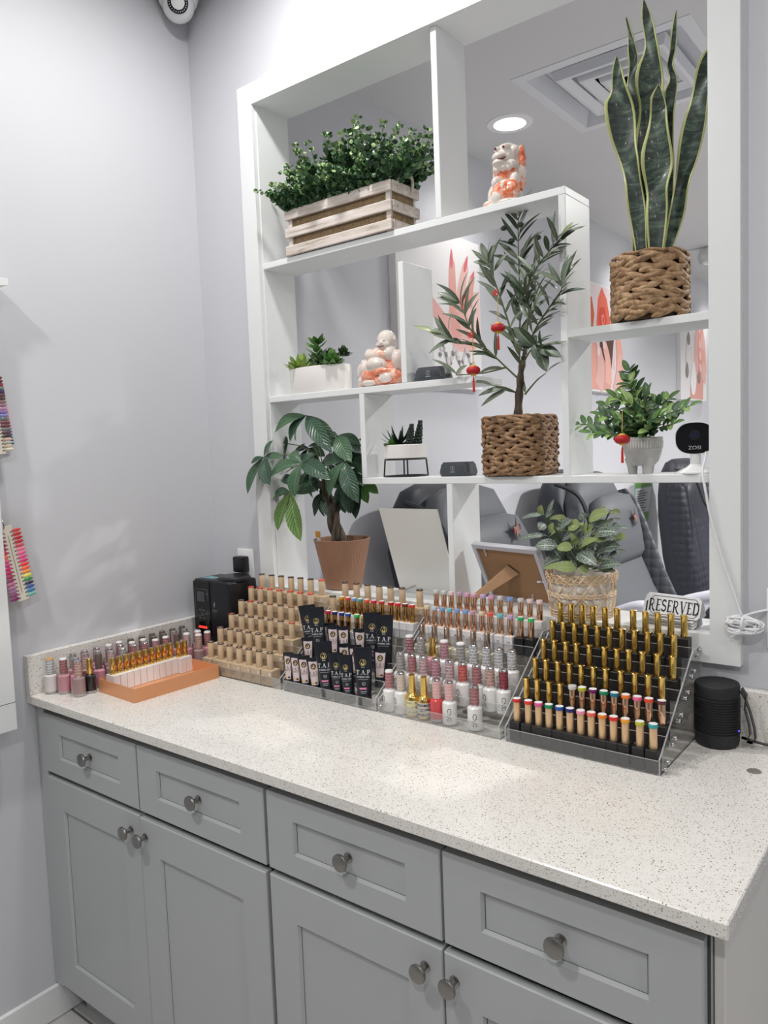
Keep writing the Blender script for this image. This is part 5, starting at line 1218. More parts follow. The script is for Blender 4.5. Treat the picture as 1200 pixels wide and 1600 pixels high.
SNK = leafmat('snake_leaf', (50, 70, 58), (90, 106, 90), .5, 'snake', (178, 182, 120))
o0 = Vector(t.location)
for L in SNAKE[:6]:
    b = MB(); N = 28; vs = []; uv = []
    def samp(side, s):
        k = min(int(s), len(L) - 2); f = s - k; p0, p1, p2, p3 = [Vector(L[max(0, min(len(L) - 1, q))][side]) for q in (k - 1, k, k + 1, k + 2)]
        return .5 * ((2 * p1) + (p2 - p0) * f + (2 * p0 - 5 * p1 + 4 * p2 - p3) * f * f + (3 * p1 - p0 - 3 * p2 + p3) * f ** 3)
    for i in range(N + 1):
        s = i / N * (len(L) - 1); l, r = samp(0, s), samp(1, s); w = (r - l).length; bow = Vector((0, .12 * w, 0)); wav = Vector((0, .012 * math.sin(i * .55 + L[0][0][0] * 40) * min(1, i / 8), 0)) * min(1, w / .03)
        for j, u in enumerate((0, .08, .3, .5, .7, .92, 1)):
            p = l.lerp(r, u) + bow * (1 - (2 * u - 1) ** 2) * 1.6 + wav * (2 * u - 1) - o0
            vs.append(p); uv.append((u, i / N))
    fs = [(i * 7 + j, i * 7 + j + 1, (i + 1) * 7 + j + 1, (i + 1) * 7 + j) for i in range(N) for j in range(6)]
    z0 = min(p.z for p in vs)
    base = [Vector((p.x * .9, p.y * .9, .12)) for p in vs[:7]]
    vs = base + vs; uv = [(q[0], 0) for q in uv[:7]] + uv; fs = [tuple(a + 7 for a in f) for f in fs] + [(j, j + 1, j + 8, j + 7) for j in range(6)]
    b.add(vs, fs, SNK, uvs=uv); lf = b.build('leaf', t, 180)
    sm = lf.modifiers.new('thick', 'SOLIDIFY'); sm.thickness = .002
# boxwood in a whitewashed crate -----------------------------------------------------
zs = SH['s1']
t = thing('crate_planter', 'green boxwood sprigs in a whitewashed slatted crate lined with burlap', 'plant', (.6, .047, zs), (0, 0, 0))
WASH = M('whitewashed_wood', (214, 206, 200), .7); _t = NT(WASH); _n = _t.noise(_t.mapped(scale=(8, 60, 120)), 1.0, 5, .7); _n2 = _t.noise(_t.coord(), 18, 4)
_c = _t.ramp(_n, [(.32, (132, 112, 96)), (.46, (198, 188, 180)), (.7, (226, 220, 216))]); _t.color(_t.mix(_t.math('MULTIPLY', _n2, .5), _c, (196, 180, 168))); _t.bump(_n, .5, .002)
BUR = M('burlap', (150, 128, 98), .9); _t = NT(BUR); _w = _t.noise(_t.mapped(scale=(60, 60, 500)), 1, 2); _w2 = _t.noise(_t.mapped(scale=(500, 500, 60)), 1, 2)
_t.color(_t.ramp(_t.math('ADD', _t.math('MULTIPLY', _w, .5), _t.math('MULTIPLY', _w2, .5)), [(.35, (104, 84, 60)), (.65, (166, 142, 108))])); _t.bump(_w, .5, .001)
X0, X1, Y0, Y1, HC = -.195, .178, -.058, .058, .128
MB().box((X0 + .008, Y0 + .008, .004), (X1 - .008, Y1 - .008, .118), BUR).build('burlap_lining', t, None)
for k in range(3):
    z = .001 + .0492 * k
    for y in (Y0, Y1): MB().box((X0 - (.006 if y < 0 else 0), y - .004, z), (X1 + .001, y + .004, z + .027), WASH, .0015).build('slat', t, None)
    for x in (X0, X1): MB().box((x - .004, Y0 + .0045, z), (x + .004, Y1 + .006, z + .027), WASH, .0015).build('slat', t, None)
for x in (X0 + .01, X1 - .012):
    for y in (Y0 + .0065, Y1 - .0065): MB().box((x - .007, y - .004, 0), (x + .007, y + .004, .126), WASH).build('corner_post', t, None)
for x in (X0 - .005, X1 + .005):
    s = 1 if x > 0 else -1
    MB().tube(smooth([(x, -.03, .112), (x, -.03, .135), (x + s * .004, -.02, .15), (x + s * .01, .0, .148), (x + s * .008, .02, .14), (x, .028, .112)]), .0045, WASH, 8).build('handle', t)
BX = [leafmat('box_leaf_dark', (44, 74, 50), (60, 94, 62), .4), leafmat('box_leaf', (62, 100, 62), (88, 124, 76), .4), leafmat('box_leaf_tip', (126, 156, 100), (156, 180, 126), .45)]
STEM = M('green_stem', (74, 92, 58), .6)
b = MB(); rnd = random.Random(11)
def roundleaf(b, p, d, r, m):
    side = d.cross(Vector((rnd.uniform(-1, 1), rnd.uniform(-1, 1), rnd.uniform(-1, 1)))).normalized(); nn = d.cross(side)
    vs = [p, p + d * r * .5 + side * r * .75 + nn * r * .15, p + d * r * 1.3 + side * r * .8 + nn * r * .2, p + d * r * 2, p + d * r * 1.3 - side * r * .8 + nn * r * .2, p + d * r * .5 - side * r * .75 + nn * r * .15, p + d * r * 1.05]
    b.add(vs, [(0, 1, 6), (1, 2, 6), (2, 3, 6), (3, 4, 6), (4, 5, 6), (5, 0, 6)], m)
for s in range(175):
    x = rnd.uniform(-.18, .165); y = rnd.uniform(-.045, .045)
    hgt = .135 + .03 * math.sin((x + .2) * 7) + rnd.uniform(-.05, .035)
    lean = Vector((x * 3.2 + rnd.uniform(-.35, .35), y * 6 + rnd.uniform(-.7, .4), 1)).normalized()
    if s % 4 == 0: lean = Vector((x * 3 + rnd.uniform(-.6, .6), -rnd.uniform(.3, .8), rnd.uniform(.6, 1.0))).normalized(); hgt *= .55; y = -.04
    if x < -.15 and s % 2: lean = Vector((rnd.uniform(-1.2, -.5), rnd.uniform(-.8, .3), rnd.uniform(.1, .8))).normalized(); hgt *= .8
    if x > .13: lean = Vector((rnd.uniform(.2, .9), rnd.uniform(-.5, .4), rnd.uniform(.4, 1))).normalized(); hgt *= .95
    pts = []; p = Vector((x, y, .112)); d = lean.copy()
    for k in range(9): pts.append(p.copy()); p = p + d * hgt / 8; d = (d + Vector((rnd.uniform(-.12, .12), rnd.uniform(-.12, .12), -.02))).normalized()
    b.tube(pts, [.0013] * 6 + [.001, .0008, .0006], STEM, 4)
    for k in range(1, 9):
        for q in range(5 if k < 8 else 7):
            a = rnd.uniform(0, 2 * PI); e = rnd.uniform(.0, .9)
            dd = (Vector((math.cos(a), math.sin(a), 0)) * math.cos(e) + d * math.sin(e)).normalized()
            roundleaf(b, pts[k] + dd * .003, dd, rnd.uniform(.0058, .0098) * (1 if k < 7 else .75), BX[2 if k > 6 and rnd.random() < .55 else (0 if rnd.random() < .55 else 1)])
b.build('foliage', t, 180)
# olive tree in a braided basket -----------------------------------------------------
zs = SH['s3']
t = thing('potted_olive_tree', 'artificial olive tree in a square braided basket on the long shelf', 'plant', (1.094, .055, zs))
bk = MB(); braid(bk, .074, .008, .138, 9, 13, HYB, .5, .30, .85); bk.build('woven_basket', t, 60)
b = MB(); b.loft([[(s * .069 * math.copysign(abs(math.cos(a)) ** .45, math.cos(a)), s * .069 * math.copysign(abs(math.sin(a)) ** .45, math.sin(a)), z) for a in [2 * PI * k / 40 for k in range(40)]] for s, z in ((.98, .001), (1, .004), (1, .137), (.9, .14), (.86, .12))], COREM); b.build('liner', t)
b = MB()
for z in (.005, .141):
    b = MB(); b.tube([(.074 * math.copysign(abs(math.cos(u)) ** .5, math.cos(u)), .074 * math.copysign(abs(math.sin(u)) ** .5, math.sin(u)), z + .001 * math.sin(11 * u)) for u in [2 * PI * q / 72 for q in range(73)]], .0035, HYB, 7); b.build('rim', t, 60)
o0 = Vector(t.location); rnd = random.Random(5)
b = MB(); tr = smooth([Vector(p) - o0 for p in OLIVE[0]]); tr[0].z = .12
b.tube(tr, [.0105 - .004 * i / len(tr) + .0012 * math.sin(i * 1.1) for i in range(len(tr))], BARK, 10); b.build('trunk', t, 60)
OST = M('olive_stem', (104, 112, 74), .6)
b = MB(); lv = MB()
OLM = [leafmat('olive_leaf', (86, 98, 82), (112, 124, 104), .5, 'mid', (142, 150, 120)), leafmat('olive_leaf_dark', (58, 74, 58), (80, 96, 76), .45, 'mid', (112, 124, 96)), leafmat('olive_leaf_fresh', (110, 124, 78), (134, 146, 96), .5, 'mid', (160, 168, 122))]
OP = lambda s: math.sin(PI * s ** .8) ** .75
def olive_leaf(p, d, L, W, m): lv.leaf(p, p + d * L, Vector((rnd.uniform(-.4, .4), -.7, .7)), W, m, rnd.uniform(.03, .12), .25, 6, OP)
for bi, br in enumerate(OLIVE[1:]):
    pts = smooth([Vector(p) - o0 for p in br]); n = len(pts)
    b.tube(pts, [.0026 - .0016 * i / n for i in range(n)], OST, 6)
    ln = sum((pts[i + 1] - pts[i]).length for i in range(n - 1)); cnt = max(3, int(ln / .0125)) if bi not in (6, 7, 8) else 2
    for k in range(cnt):
        s = .22 + .78 * k / (cnt - 1) if bi < 2 or bi == 3 else .12 + .88 * k / (cnt - 1)
        i = min(int(s * (n - 1)), n - 2); p = pts[i]; d = (pts[i + 1] - pts[i]).normalized()
        sd = 1 if k % 2 else -1
        for q in range(2 if bi in (0, 1, 2) and k % 2 == 0 else 1):
            side = Vector((sd * rnd.uniform(.5, 1), rnd.uniform(-.9, .6), rnd.uniform(-.3, .5)))
            dd = (d * rnd.uniform(.5, .95) + side * .75 + Vector((0, 0, rnd.uniform(-.25, .1)))).normalized(); sd = -sd
            olive_leaf(p, dd, rnd.uniform(.055, .082), rnd.uniform(.0095, .0135), OLM[0 if rnd.random() < .62 else 1])
b.build('branches', t, 60)
for k, (p, q) in enumerate(LEAFX):
    p, q = Vector(p) - o0, Vector(q) - o0; big = 4 <= k <= 9
    lv.leaf(p, q, Vector((.1, -.8, .55)), .03 if big else (.008 if k < 2 else .0165), OLM[2] if k in (0, 1, 2, 3, 10) else (OLM[1] if big else OLM[0]), .06, .2, 7, None if big else OP)
lv.build('foliage', t, 180)
OLV = M('olive_fruit', (42, 54, 34), .3)
for p in OLIVES: MB().blob(Vector(p) - o0, (.0085, .0065, .0062), OLV, 14, 9).build('olive', t)
# money tree ---------------------------------------------------------------------------
t = thing('potted_money_tree', 'money tree with braided trunk and drooping leaves in a brown pot on the sill', 'plant', (.503, .058, OZ0))
o0 = Vector(t.location)
pr = [(.048, 0), (.0535, .003), (.0545, .01)] + [(.0548 + .028 * (k / 30), .012 + .132 * k / 30 + 0) for k in range(31)] + [(.0838, .1455), (.0815, .147), (.079, .145), (.074, .12)]
b = MB(); b.lathe(pr, TERRA, 64); b.build('pot', t)
_t = NT(TERRA); _sp = _t.n('ShaderNodeSeparateXYZ'); _t.l(_t.coord(), _sp.inputs[0]); _a = _t.math('ARCTAN2', _sp.outputs[1], _sp.outputs[0]); _t.bump(_t.math('SINE', _t.math('MULTIPLY', _a, 90.0)), .35, .002)
MB().lathe([(0, .125), (.076, .125)], SOIL, 24, cap=False).build('soil', t)
b = MB(); pts = smooth([Vector(p) - o0 for p in MTRUNK]); pts[0].z = .115
for k in range(3):
    a0 = 2 * PI * k / 3; b.tube([p + Vector((.0085 * math.cos(a0 + i * .16), .0085 * math.sin(a0 + i * .16), 0)) * (1.5 - .9 * i / len(pts)) for i, p in enumerate(pts)], [.0125 - .006 * i / len(pts) for i in range(len(pts))], BARK, 9)
b.build('trunk', t, 60)
MLM = [leafmat('money_leaf', (46, 78, 56), (66, 98, 68), .32, 'rib', (88, 118, 86)), leafmat('money_leaf_dark', (32, 60, 46), (48, 78, 56), .32, 'rib', (64, 94, 70)), leafmat('money_leaf_yellowing', (58, 96, 48), (84, 124, 56), .35, 'rib', (140, 164, 84)), leafmat('money_leaf_back', (62, 104, 42), (78, 120, 52), .5)]
MPR = lambda s: max(0, (math.sin(PI * min(1, s ** 1.15)) ** .8)) * (1 if s < .85 else 1 - (s - .85) * 1.2)
lv = MB(); b = MB(); top = pts[-1]; rnd = random.Random(8)
for hi, (h, tips) in enumerate(MONEY):
    h = Vector(h) - o0; mid = (h + top) / 2 + Vector((0, 0, .03)); b.tube(smooth([top - Vector((0, 0, .02 * (hi % 3))), mid, h]), .0016, OST, 5)
    for ti, q in enumerate(tips):
        q = Vector(q) - o0; L = (q - h).length; m = MLM[2] if hi == 5 and ti < 2 else (MLM[3] if (hi, ti) in ((0, 2), (6, 1), (7, 0), (7, 1), (12, 0)) else MLM[1] if hi > 5 or ti % 2 else MLM[0])
        lv.leaf(h, q, Vector((.0, -.75, .65)), min(.052, max(.026, L * .46)), m, .12 if hi in (0, 1, 2, 3) else .05, .3, 9, MPR)
for k in range(46):
    h = top + Vector((rnd.uniform(-.1, .11), rnd.uniform(-.02, .07), rnd.uniform(-.03, .1))); q = h + Vector((rnd.uniform(-.07, .07), rnd.uniform(-.05, .04), rnd.uniform(-.1, .0)))
    lv.leaf(h, q, Vector((0, -.7, .7)), rnd.uniform(.022, .036), MLM[1], .1, .3, 6, MPR)
lv.build('foliage', t, 180); b.build('stems', t, 60)
b = MB(); b.box((-.073, -.03, .13), (-.058, -.0294, .158), M('tag_white', (220, 222, 224), .4)); b.box((-.077, -.0306, .15), (-.058, -.0296, .168), M('tag_orange', (206, 146, 48), .5)); b.build('plant_tag', t, None)
# veined plant in a rattan pot holder ---------------------------------------------------
t = thing('potted_veined_plant', 'plant with white netted leaves in a white pot with open rattan sleeve', 'plant', (1.25, .045, OZ0))
o0 = Vector(t.location)
b = MB(); b.lathe([(.058, 0), (.064, .004), (.068, .03), (.068, .085), (.064, .105), (.0655, .107), (.0655, .1165), (.062, .118), (.06, .115), (.06, .1)], WCER, 40)
for r_ in range(2):
    for k in range(18):
        a = 2 * PI * (k + .5 * r_) / 18; b.blob((.066 * math.cos(a), .066 * math.sin(a), .04 + .028 * r_), (.009, .009, .011), WCER, 8, 6)
b.build('pot', t, 50); MB().lathe([(0, .103), (.06, .103)], M('pebbles', (190, 186, 180), .8), 24, cap=False).build('soil', t)
b = MB(); ring = lambda r, z, rr, w=0.0, f=0: b.tube([((r + w * math.sin(f * u)) * math.cos(u), (r + w * math.sin(f * u)) * math.sin(u), z + w * math.cos(f * u)) for u in [2 * PI * q / 96 for q in range(97)]], rr, RAT, 5)
for r_, z, w, f in ((.072, .003, .0012, 30), (.0725, .009, .0012, 31), (.073, .016, .001, 28), (.076, .05, .0012, 24), (.0765, .056, .0012, 25), (.078, .083, .0012, 25), (.0785, .089, .0022, 22), (.079, .094, .0022, 21), (.079, .0995, .0018, 23)): ring(r_, z, .0017, w, f)
for k in range(16):
    a, c = 2 * PI * k / 16, 2 * PI * (k + 1) / 16
    P_ = lambda a, r, z: (r * math.cos(a), r * math.sin(a), z)
    b.tube([P_(a, .0725, .012), P_((a + c) / 2, .0755, .034), P_(a if k % 2 else c, .077, .053)], .0016, RAT, 5); b.tube([P_(a, .0765, .053), P_((a + c) / 2, .078, .07), P_(c if k % 2 else a, .079, .086)], .0016, RAT, 5)
    b.tube([P_(a, .0735, .0), P_(a, .0795, .102)], .0011, RAT, 4)
for k in range(36):
    a = 2 * PI * k / 36; b.tube([(.0795 * math.cos(a), .0795 * math.sin(a), .085), (.081 * math.cos(a + .09), .081 * math.sin(a + .09), .093), (.0795 * math.cos(a + .18), .0795 * math.sin(a + .18), .101)], .0018, RAT, 5)
b.build('rattan_sleeve', t, 60)
FN = leafmat('veined_leaf', (44, 62, 50), (64, 82, 66), .45, 'net', (168, 178, 166)); FB = leafmat('veined_leaf_green', (112, 128, 72), (136, 150, 90), .5, 'rib', (150, 162, 108))
lv = MB(); b = MB(); FP = lambda s: math.sin(PI * s ** .8) ** .6
rnd = random.Random(3)
for (p, q, w, k) in FITT:
    p, q = Vector(p) - o0, Vector(q) - o0; lv.leaf(p, q, Vector((.05, -.72, .6)), w * 1.1, FB if k else FN, .08, .22, 7, FP)
    b.tube(smooth([Vector((p.x * .25, p.y * .3 + .0, .1)), Vector((p.x * .6, p.y * .6, .1 + (p.z - .1) * .6)), p], 4), .0013, STEM, 4)
for k in range(34):
    a = rnd.uniform(0, 2 * PI); h = Vector((rnd.uniform(-.06, .065), rnd.uniform(-.02, .05), rnd.uniform(.12, .24))); q = h + Vector((math.cos(a) * .04, math.sin(a) * .03 + .01, rnd.uniform(-.015, .02)))
    lv.leaf(h, q, Vector((0, -.3, .9)), .024, FN if k % 2 else FB, .1, .2, 6, FP); b.tube([Vector((0, .01, .1)), (h + Vector((0, 0, .1))) / 2, h], .0012, STEM, 4)
lv.build('foliage', t, 180); b.build('stems', t, 60)
# leafy bush in a grey footed pot --------------------------------------------------------
t = thing('potted_bush', 'bushy glossy leaved plant in a grey footed pot on the long shelf', 'plant', (1.394, .052, SH['s3']))
b = MB(); b.lathe([(.0, .018), (.024, .018), (.033, .028), (.039, .045), (.0415, .06), (.0425, .079), (.0405, .08), (.039, .077), (.037, .07)], GREYC, 40, cap=False); b.build('pot', t)
for k in range(3):
    a = -PI / 2 + .75 + 2 * PI * k / 3
    b = MB(); b.loft([[(math.cos(a) * r0 + .011 * sc * math.cos(u), math.sin(a) * r0 + .011 * sc * math.sin(u), z) for u in [2 * PI * q / 16 for q in range(16)]] for r0, sc, z in ((.021, .8, 0), (.0215, .85, .002), (.022, 1.0, .016), (.0235, 1.35, .032), (.02, 1.2, .042))], GREYC); b.build('foot', t)
b = MB(); PW = M('pot_pattern_white', (212, 210, 206), .7)
for z in (.0515, .0535, .0735, .0755): b.lathe([(.0412 + (z - .05) * .06, z), (.0414 + (z - .05) * .06, z + .0009)], PW, 40, cap=False)
for k in range(44):
    a = 2 * PI * k / 44; m4 = Matrix.Rotation(a, 4, 'Z'); b.box((.0412, -.0007, .0555), (.0426, .0007, .072), PW, mat4=m4)
b.build('pattern', t, None)
MB().lathe([(0, .07), (.0375, .07)], SOIL, 20, cap=False).build('soil', t)
BM = [leafmat('bush_leaf', (70, 108, 60), (98, 136, 74), .4, 'mid', (132, 160, 96)), leafmat('bush_leaf_dark', (40, 68, 42), (58, 90, 54), .4, 'mid', (86, 116, 70)), leafmat('bush_leaf_light', (124, 158, 84), (150, 178, 104), .4, 'mid', (176, 196, 130))]
lv = MB(); b = MB(); rnd = random.Random(21)
stems = [(Vector((-.03, .0, .225)), 7), (Vector((-.03, -.01, .2)), 7), (Vector((.02, -.02, .17)), 7), (Vector((.105, -.02, .14)), 8), (Vector((.075, -.03, .105)), 7), (Vector((-.135, -.02, .115)), 9), (Vector((-.1, -.04, .095)), 8), (Vector((-.07, -.05, .13)), 8), (Vector((.0, -.055, .125)), 7), (Vector((.05, -.05, .12)), 7), (Vector((-.09, .02, .155)), 7), (Vector((-.05, -.02, .17)), 7), (Vector((.05, .02, .16)), 7), (Vector((.02, .05, .16)), 6), (Vector((-.03, .05, .18)), 6), (Vector((-.02, -.045, .16)), 7), (Vector((.03, -.05, .095)), 6), (Vector((-.06, -.05, .09)), 6)]
for e, n in stems:
    pp = smooth([Vector((0, 0, .07)), Vector((e.x * .3, e.y * .3, .07 + (e.z - .07) * .65)), e], 6); b.tube(pp, .0013, STEM, 4)
    for k in range(n):
        s = .3 + .7 * k / (n - 1); i = min(int(s * (len(pp) - 1)), len(pp) - 2); p = pp[i]; d = (pp[i + 1] - pp[i]).normalized()
        for sd in (-1, 1):
            a = rnd.uniform(-.6, .6); side = d.cross(Vector((math.sin(a), -1, math.cos(a)))).normalized() * sd
            dd = (d * .55 + side + Vector((0, -.2, .1))).normalized(); L = rnd.uniform(.025, .035)
            lv.leaf(p, p + dd * L, Vector((rnd.uniform(-.4, .4), -.6, .8)), rnd.uniform(.012, .0165), BM[2 if k == n - 1 and rnd.random() < .6 or rnd.random() < .16 else (0 if rnd.random() < .55 else 1)], .06, .2, 6, FP)
    lv.leaf(e, e + (pp[-1] - pp[-2]).normalized() * .03, Vector((0, -.6, .7)), .014, BM[0], .05, .2, 6, FP)
lv.build('foliage', t, 180); b.build('stems', t, 60)
# small succulents -----------------------------------------------------------------------
t = thing('succulent_planter', 'mixed green succulents in a long white oval planter', 'plant', (.452, .05, SH['s2']))
OVL = lambda s, z, tilt=0: [(s * .112 * math.cos(a), s * .052 * math.sin(a), z) for a in [2 * PI * k / 48 for k in range(48)]]
MB().loft([OVL(.97, 0), OVL(1, .004), OVL(1, .072), OVL(.985, .076), OVL(.94, .076), OVL(.93, .066)], WCER).build('planter', t)
SU = [leafmat('succ_lime', (132, 162, 74), (158, 184, 92), .45), leafmat('succ_green', (76, 122, 58), (104, 146, 74), .4), leafmat('succ_dark', (48, 74, 44), (66, 94, 54), .4), leafmat('succ_tip', (158, 110, 76), (140, 150, 80), .45)]
rnd = random.Random(2)
SP = lambda s: (math.sin(PI * (.18 + .82 * s) ** 1.1)) ** .7
def rosette(mb, c, R, n, rows, m, up=.5, w=.4, tall=0.0):
    c = Vector(c)
    for r in range(rows):
        for k in range(n):
            a = 2 * PI * (k + .5 * (r % 2)) / n + rnd.uniform(-.1, .1); e = up + (1.35 - up) * r / max(1, rows - 1); l = R * (1 - .35 * r / rows) * rnd.uniform(.9, 1.1)
            d = Vector((math.cos(a) * math.cos(e), math.sin(a) * math.cos(e), math.sin(e))); p = c + Vector((0, 0, tall * r / rows))
            mb.leaf(p, p + d * l, Vector((0, 0, 1)) - d * .2, l * w, m, -.06, .35, 6, SP); mb.leaf(p - Vector((0, 0, .001)), p + d * l - Vector((0, 0, .0012)), Vector((0, 0, -1)) + d * .2, l * w, m, .1, .3, 6, SP)
b = MB(); rosette(b, (-.062, -.01, .074), .062, 8, 3, SU[0], .35, .3); b.build('rosette', t, 180)
b = MB(); b.tube([(-.01, .0, .06), (-.008, 0, .15)], .003, SU[1])
for k in range(8):
    for sd in (-1, 1):
        z = .085 + .009 * k; a = k * 1.3 + (0 if sd > 0 else PI); d = Vector((math.cos(a) * .9, math.sin(a) * .7, .55)); b.leaf((-.009, 0, z), Vector((-.009, 0, z)) + d * .042, (0, -.3, 1), .02, SU[1], -.1, .35, 6, SP)
rosette(b, (-.008, 0, .15), .03, 5, 1, SU[1], .5, .5); b.build('jade_sprig', t, 180)
for c, m, R, n in (((.07, -.025, .08), SU[1], .04, 8), ((.03, .015, .105), SU[2], .026, 8), ((.08, .015, .105), SU[2], .026, 8), ((.03, -.02, .082), SU[2], .035, 7), ((-.1, .01, .075), SU[2], .03, 6)):
    b = MB(); rosette(b, c, R, n, 3, m, .25, .5, .012); b.build('rosette', t, 180)
t = thing('succulent_pot', 'spiky dark succulents in a white bowl on a black wire stand', 'plant', (.746, .056, SH['s3']))
b = MB(); WR = M('wire_black', (26, 26, 28), .45); R_ = .054
for z, r in ((.002, .06), (.047, .056)): b.tube([(r * math.cos(u), r * math.sin(u), z) for u in [2 * PI * q / 40 for q in range(41)]], .0022, WR, 6)
for k in range(4):
    a = -PI / 2 + .55 + PI / 2 * k; b.tube([(.06 * math.cos(a), .06 * math.sin(a), .002), (.056 * math.cos(a), .056 * math.sin(a), .047)], .0022, WR, 6)
b.build('wire_stand', t, 60)
MB().lathe([(.054, .0495), (.0575, .051), (.058, .085), (.0565, .0865), (.054, .0855), (.053, .08)], WCER, 40).build('bowl', t)
MB().lathe([(0, .082), (.053, .082)], SOIL, 24, cap=False).build('soil', t)
DKS = leafmat('spike_leaf', (30, 44, 38), (44, 60, 48), .4)
b = MB(); rnd = random.Random(9); LP = lambda s: (1 - s) ** .8 * (.75 + .5 * s)
for k in range(18):
    a = 2 * PI * k / 9; e = .5 + .4 * (k // 9) + rnd.uniform(-.1, .2); d = Vector((math.cos(a) * math.cos(e), math.sin(a) * math.cos(e), math.sin(e))); b.leaf((-.012, -.01, .085), Vector((-.012, -.01, .085)) + d * rnd.uniform(.055, .072), Vector((0, 0, 1)) - d * .3, .016, DKS, -.1, .4, 6, LP)
b.build('aloe', t, 180)
b = MB(); rosette(b, (-.02, -.035, .084), .026, 7, 2, SU[1], .3, .6); b.build('rosette', t, 180)
b = MB()
for c, hh in (((.022, -.012), .06), ((.038, .006), .07), ((.03, .012), .055)):
    for r in range(8):
        for k in range(6):
            a = 2 * PI * (k + .5 * (r % 2)) / 6; q = 1 - .45 * (r / 7) ** 2; b.blob((c[0] + .0075 * q * math.cos(a) + .012 * r / 8, c[1] + .0075 * q * math.sin(a), .084 + hh * r / 8), (.0045 * q, .0045 * q, .005), DKS, 8, 6)
b.build('beaded_stem', t, 60)
# red lanterns hung on the plants ---------------------------------------------------------
REDV = M('lantern_red', (176, 22, 28), .55); LG = M('lantern_gold', (214, 170, 60), .4, .3); THR = M('thread_gold', (200, 162, 84), .6); TAS = M('tassel_red', (204, 48, 36), .6)
def lantern(x, y, z, L, label, knot=True):
    t = thing('red_lantern', label, 'lantern ornament', (x, y, z), group='little red lanterns on the plants')
    b = MB(); n = 36; prof = [(-.0095, .5), (-.008, .72), (-.004, .96), (0, 1), (.004, .96), (.008, .72), (.0095, .5)]
    b.loft([[(.0158 * r * (1 + .05 * math.cos(12 * u)) * math.cos(u), .0158 * r * (1 + .05 * math.cos(12 * u)) * math.sin(u), zz) for u in [2 * PI * q / n for q in range(n)]] for zz, r in prof], REDV); b.build('body', t, 60)
    b = MB()
    for s in (-1, 1): b.lathe([(.0055, s * .0125), (.0062, s * .0105), (.0088, s * .0098), (.0105, s * .0078)][::s], LG, 20)
    b.build('gold_ends', t)
    MB().tube([(0, 0, .015), (.0005, .0, L * .5), (0, .003, L)], .0009, THR, 5).build('thread', t)
    b = MB()
    for k in range(9): a = 2 * PI * k / 9; b.tube([(0, 0, -.014), (.0016 * math.cos(a), .0016 * math.sin(a), -.026), (.0022 * math.cos(a), .0022 * math.sin(a), -.05)], .0009, TAS, 4)
    b.blob((0, 0, -.021), (.0022, .0022, .004), TAS, 8, 6); b.build('tassel', t, 60)
    if knot:
        b = MB()
        for k in range(4): a = PI / 4 + PI / 2 * k; b.tube([(.0045 * math.cos(a) + .003 * math.cos(u) - .004, -.001, L * .93 + .0045 * math.sin(a) + .003 * math.sin(u)) for u in [2 * PI * q / 12 for q in range(13)]], .0011, TAS, 5)
        b.build('knot', t, 60)
lantern(1.0365, -.06, 1.697, .088, 'red lantern ornament hanging lower on the left side of the olive tree')
lantern(1.0965, -.045, 1.789, .086, 'red lantern ornament hanging higher in the middle of the olive tree')
lantern(1.379, -.03, 1.522, .06, 'red lantern ornament hanging from the bush in the grey footed pot', False)
# carved figurines -------------------------------------------------------------------------
def stone(key, thr, seed):
    m = M(key, (222, 210, 200), .25, coat=.3, sss=.15); t = NT(m); v = t.mapped(scale=(1, 1, 1)); mp = t.n('ShaderNodeMapping'); mp.inputs['Location'].default_value = (seed, seed, 0); t.l(v, mp.inputs[0])
    n = t.noise(mp.outputs[0], 30, 4, .6, 1.2); at = t.n('ShaderNodeAttribute'); at.attribute_name = 'tint'
    f = t.math('ADD', n, at.outputs['Fac'])
    t.color(t.ramp(f, [(thr, (216, 206, 198)), (thr + .1, (226, 176, 152)), (thr + .24, (216, 110, 70)), (thr + .46, (200, 78, 50))])); return m
def figurine(name, blobs, label, cat, loc, yaw, m, voxel=.0022, extra=None):
    t = thing(name, label, cat, loc, (0, 0, yaw))
    mb = MB()
    for bl in blobs: mb.blob(bl[0], bl[1], m, 14, 10, rot=bl[3] if len(bl) > 3 else None)
    o = mb.build('body', t, 180)
    r = o.modifiers.new('fuse', 'REMESH'); r.mode = 'VOXEL'; r.voxel_size = voxel; r.use_smooth_shade = True
    s = o.modifiers.new('soften', 'SMOOTH'); s.factor = .5; s.iterations = 2
    bpy.context.view_layer.update(); me = bpy.data.meshes.new_from_object(o.evaluated_get(bpy.context.evaluated_depsgraph_get()))
    o.modifiers.clear(); o.data = me; me.polygons.foreach_set('use_smooth', [True] * len(me.polygons))
    if not me.materials: me.materials.append(m)
    at = me.attributes.new('tint', 'FLOAT', 'POINT')
    for i, v in enumerate(me.vertices):      # the stone itself is orange in some carved parts, white in others
        best = min(blobs, key=lambda bl: sum(((v.co[k] - bl[0][k]) / (bl[1][k] if isinstance(bl[1], (tuple, list)) else bl[1])) ** 2 for k in range(3)))
        at.data[i].value = best[2]
    if extra:
        b = MB(); extra(b); b.build('eyes', t)
    return t
O, Wh, Md = .26, -.24, .08
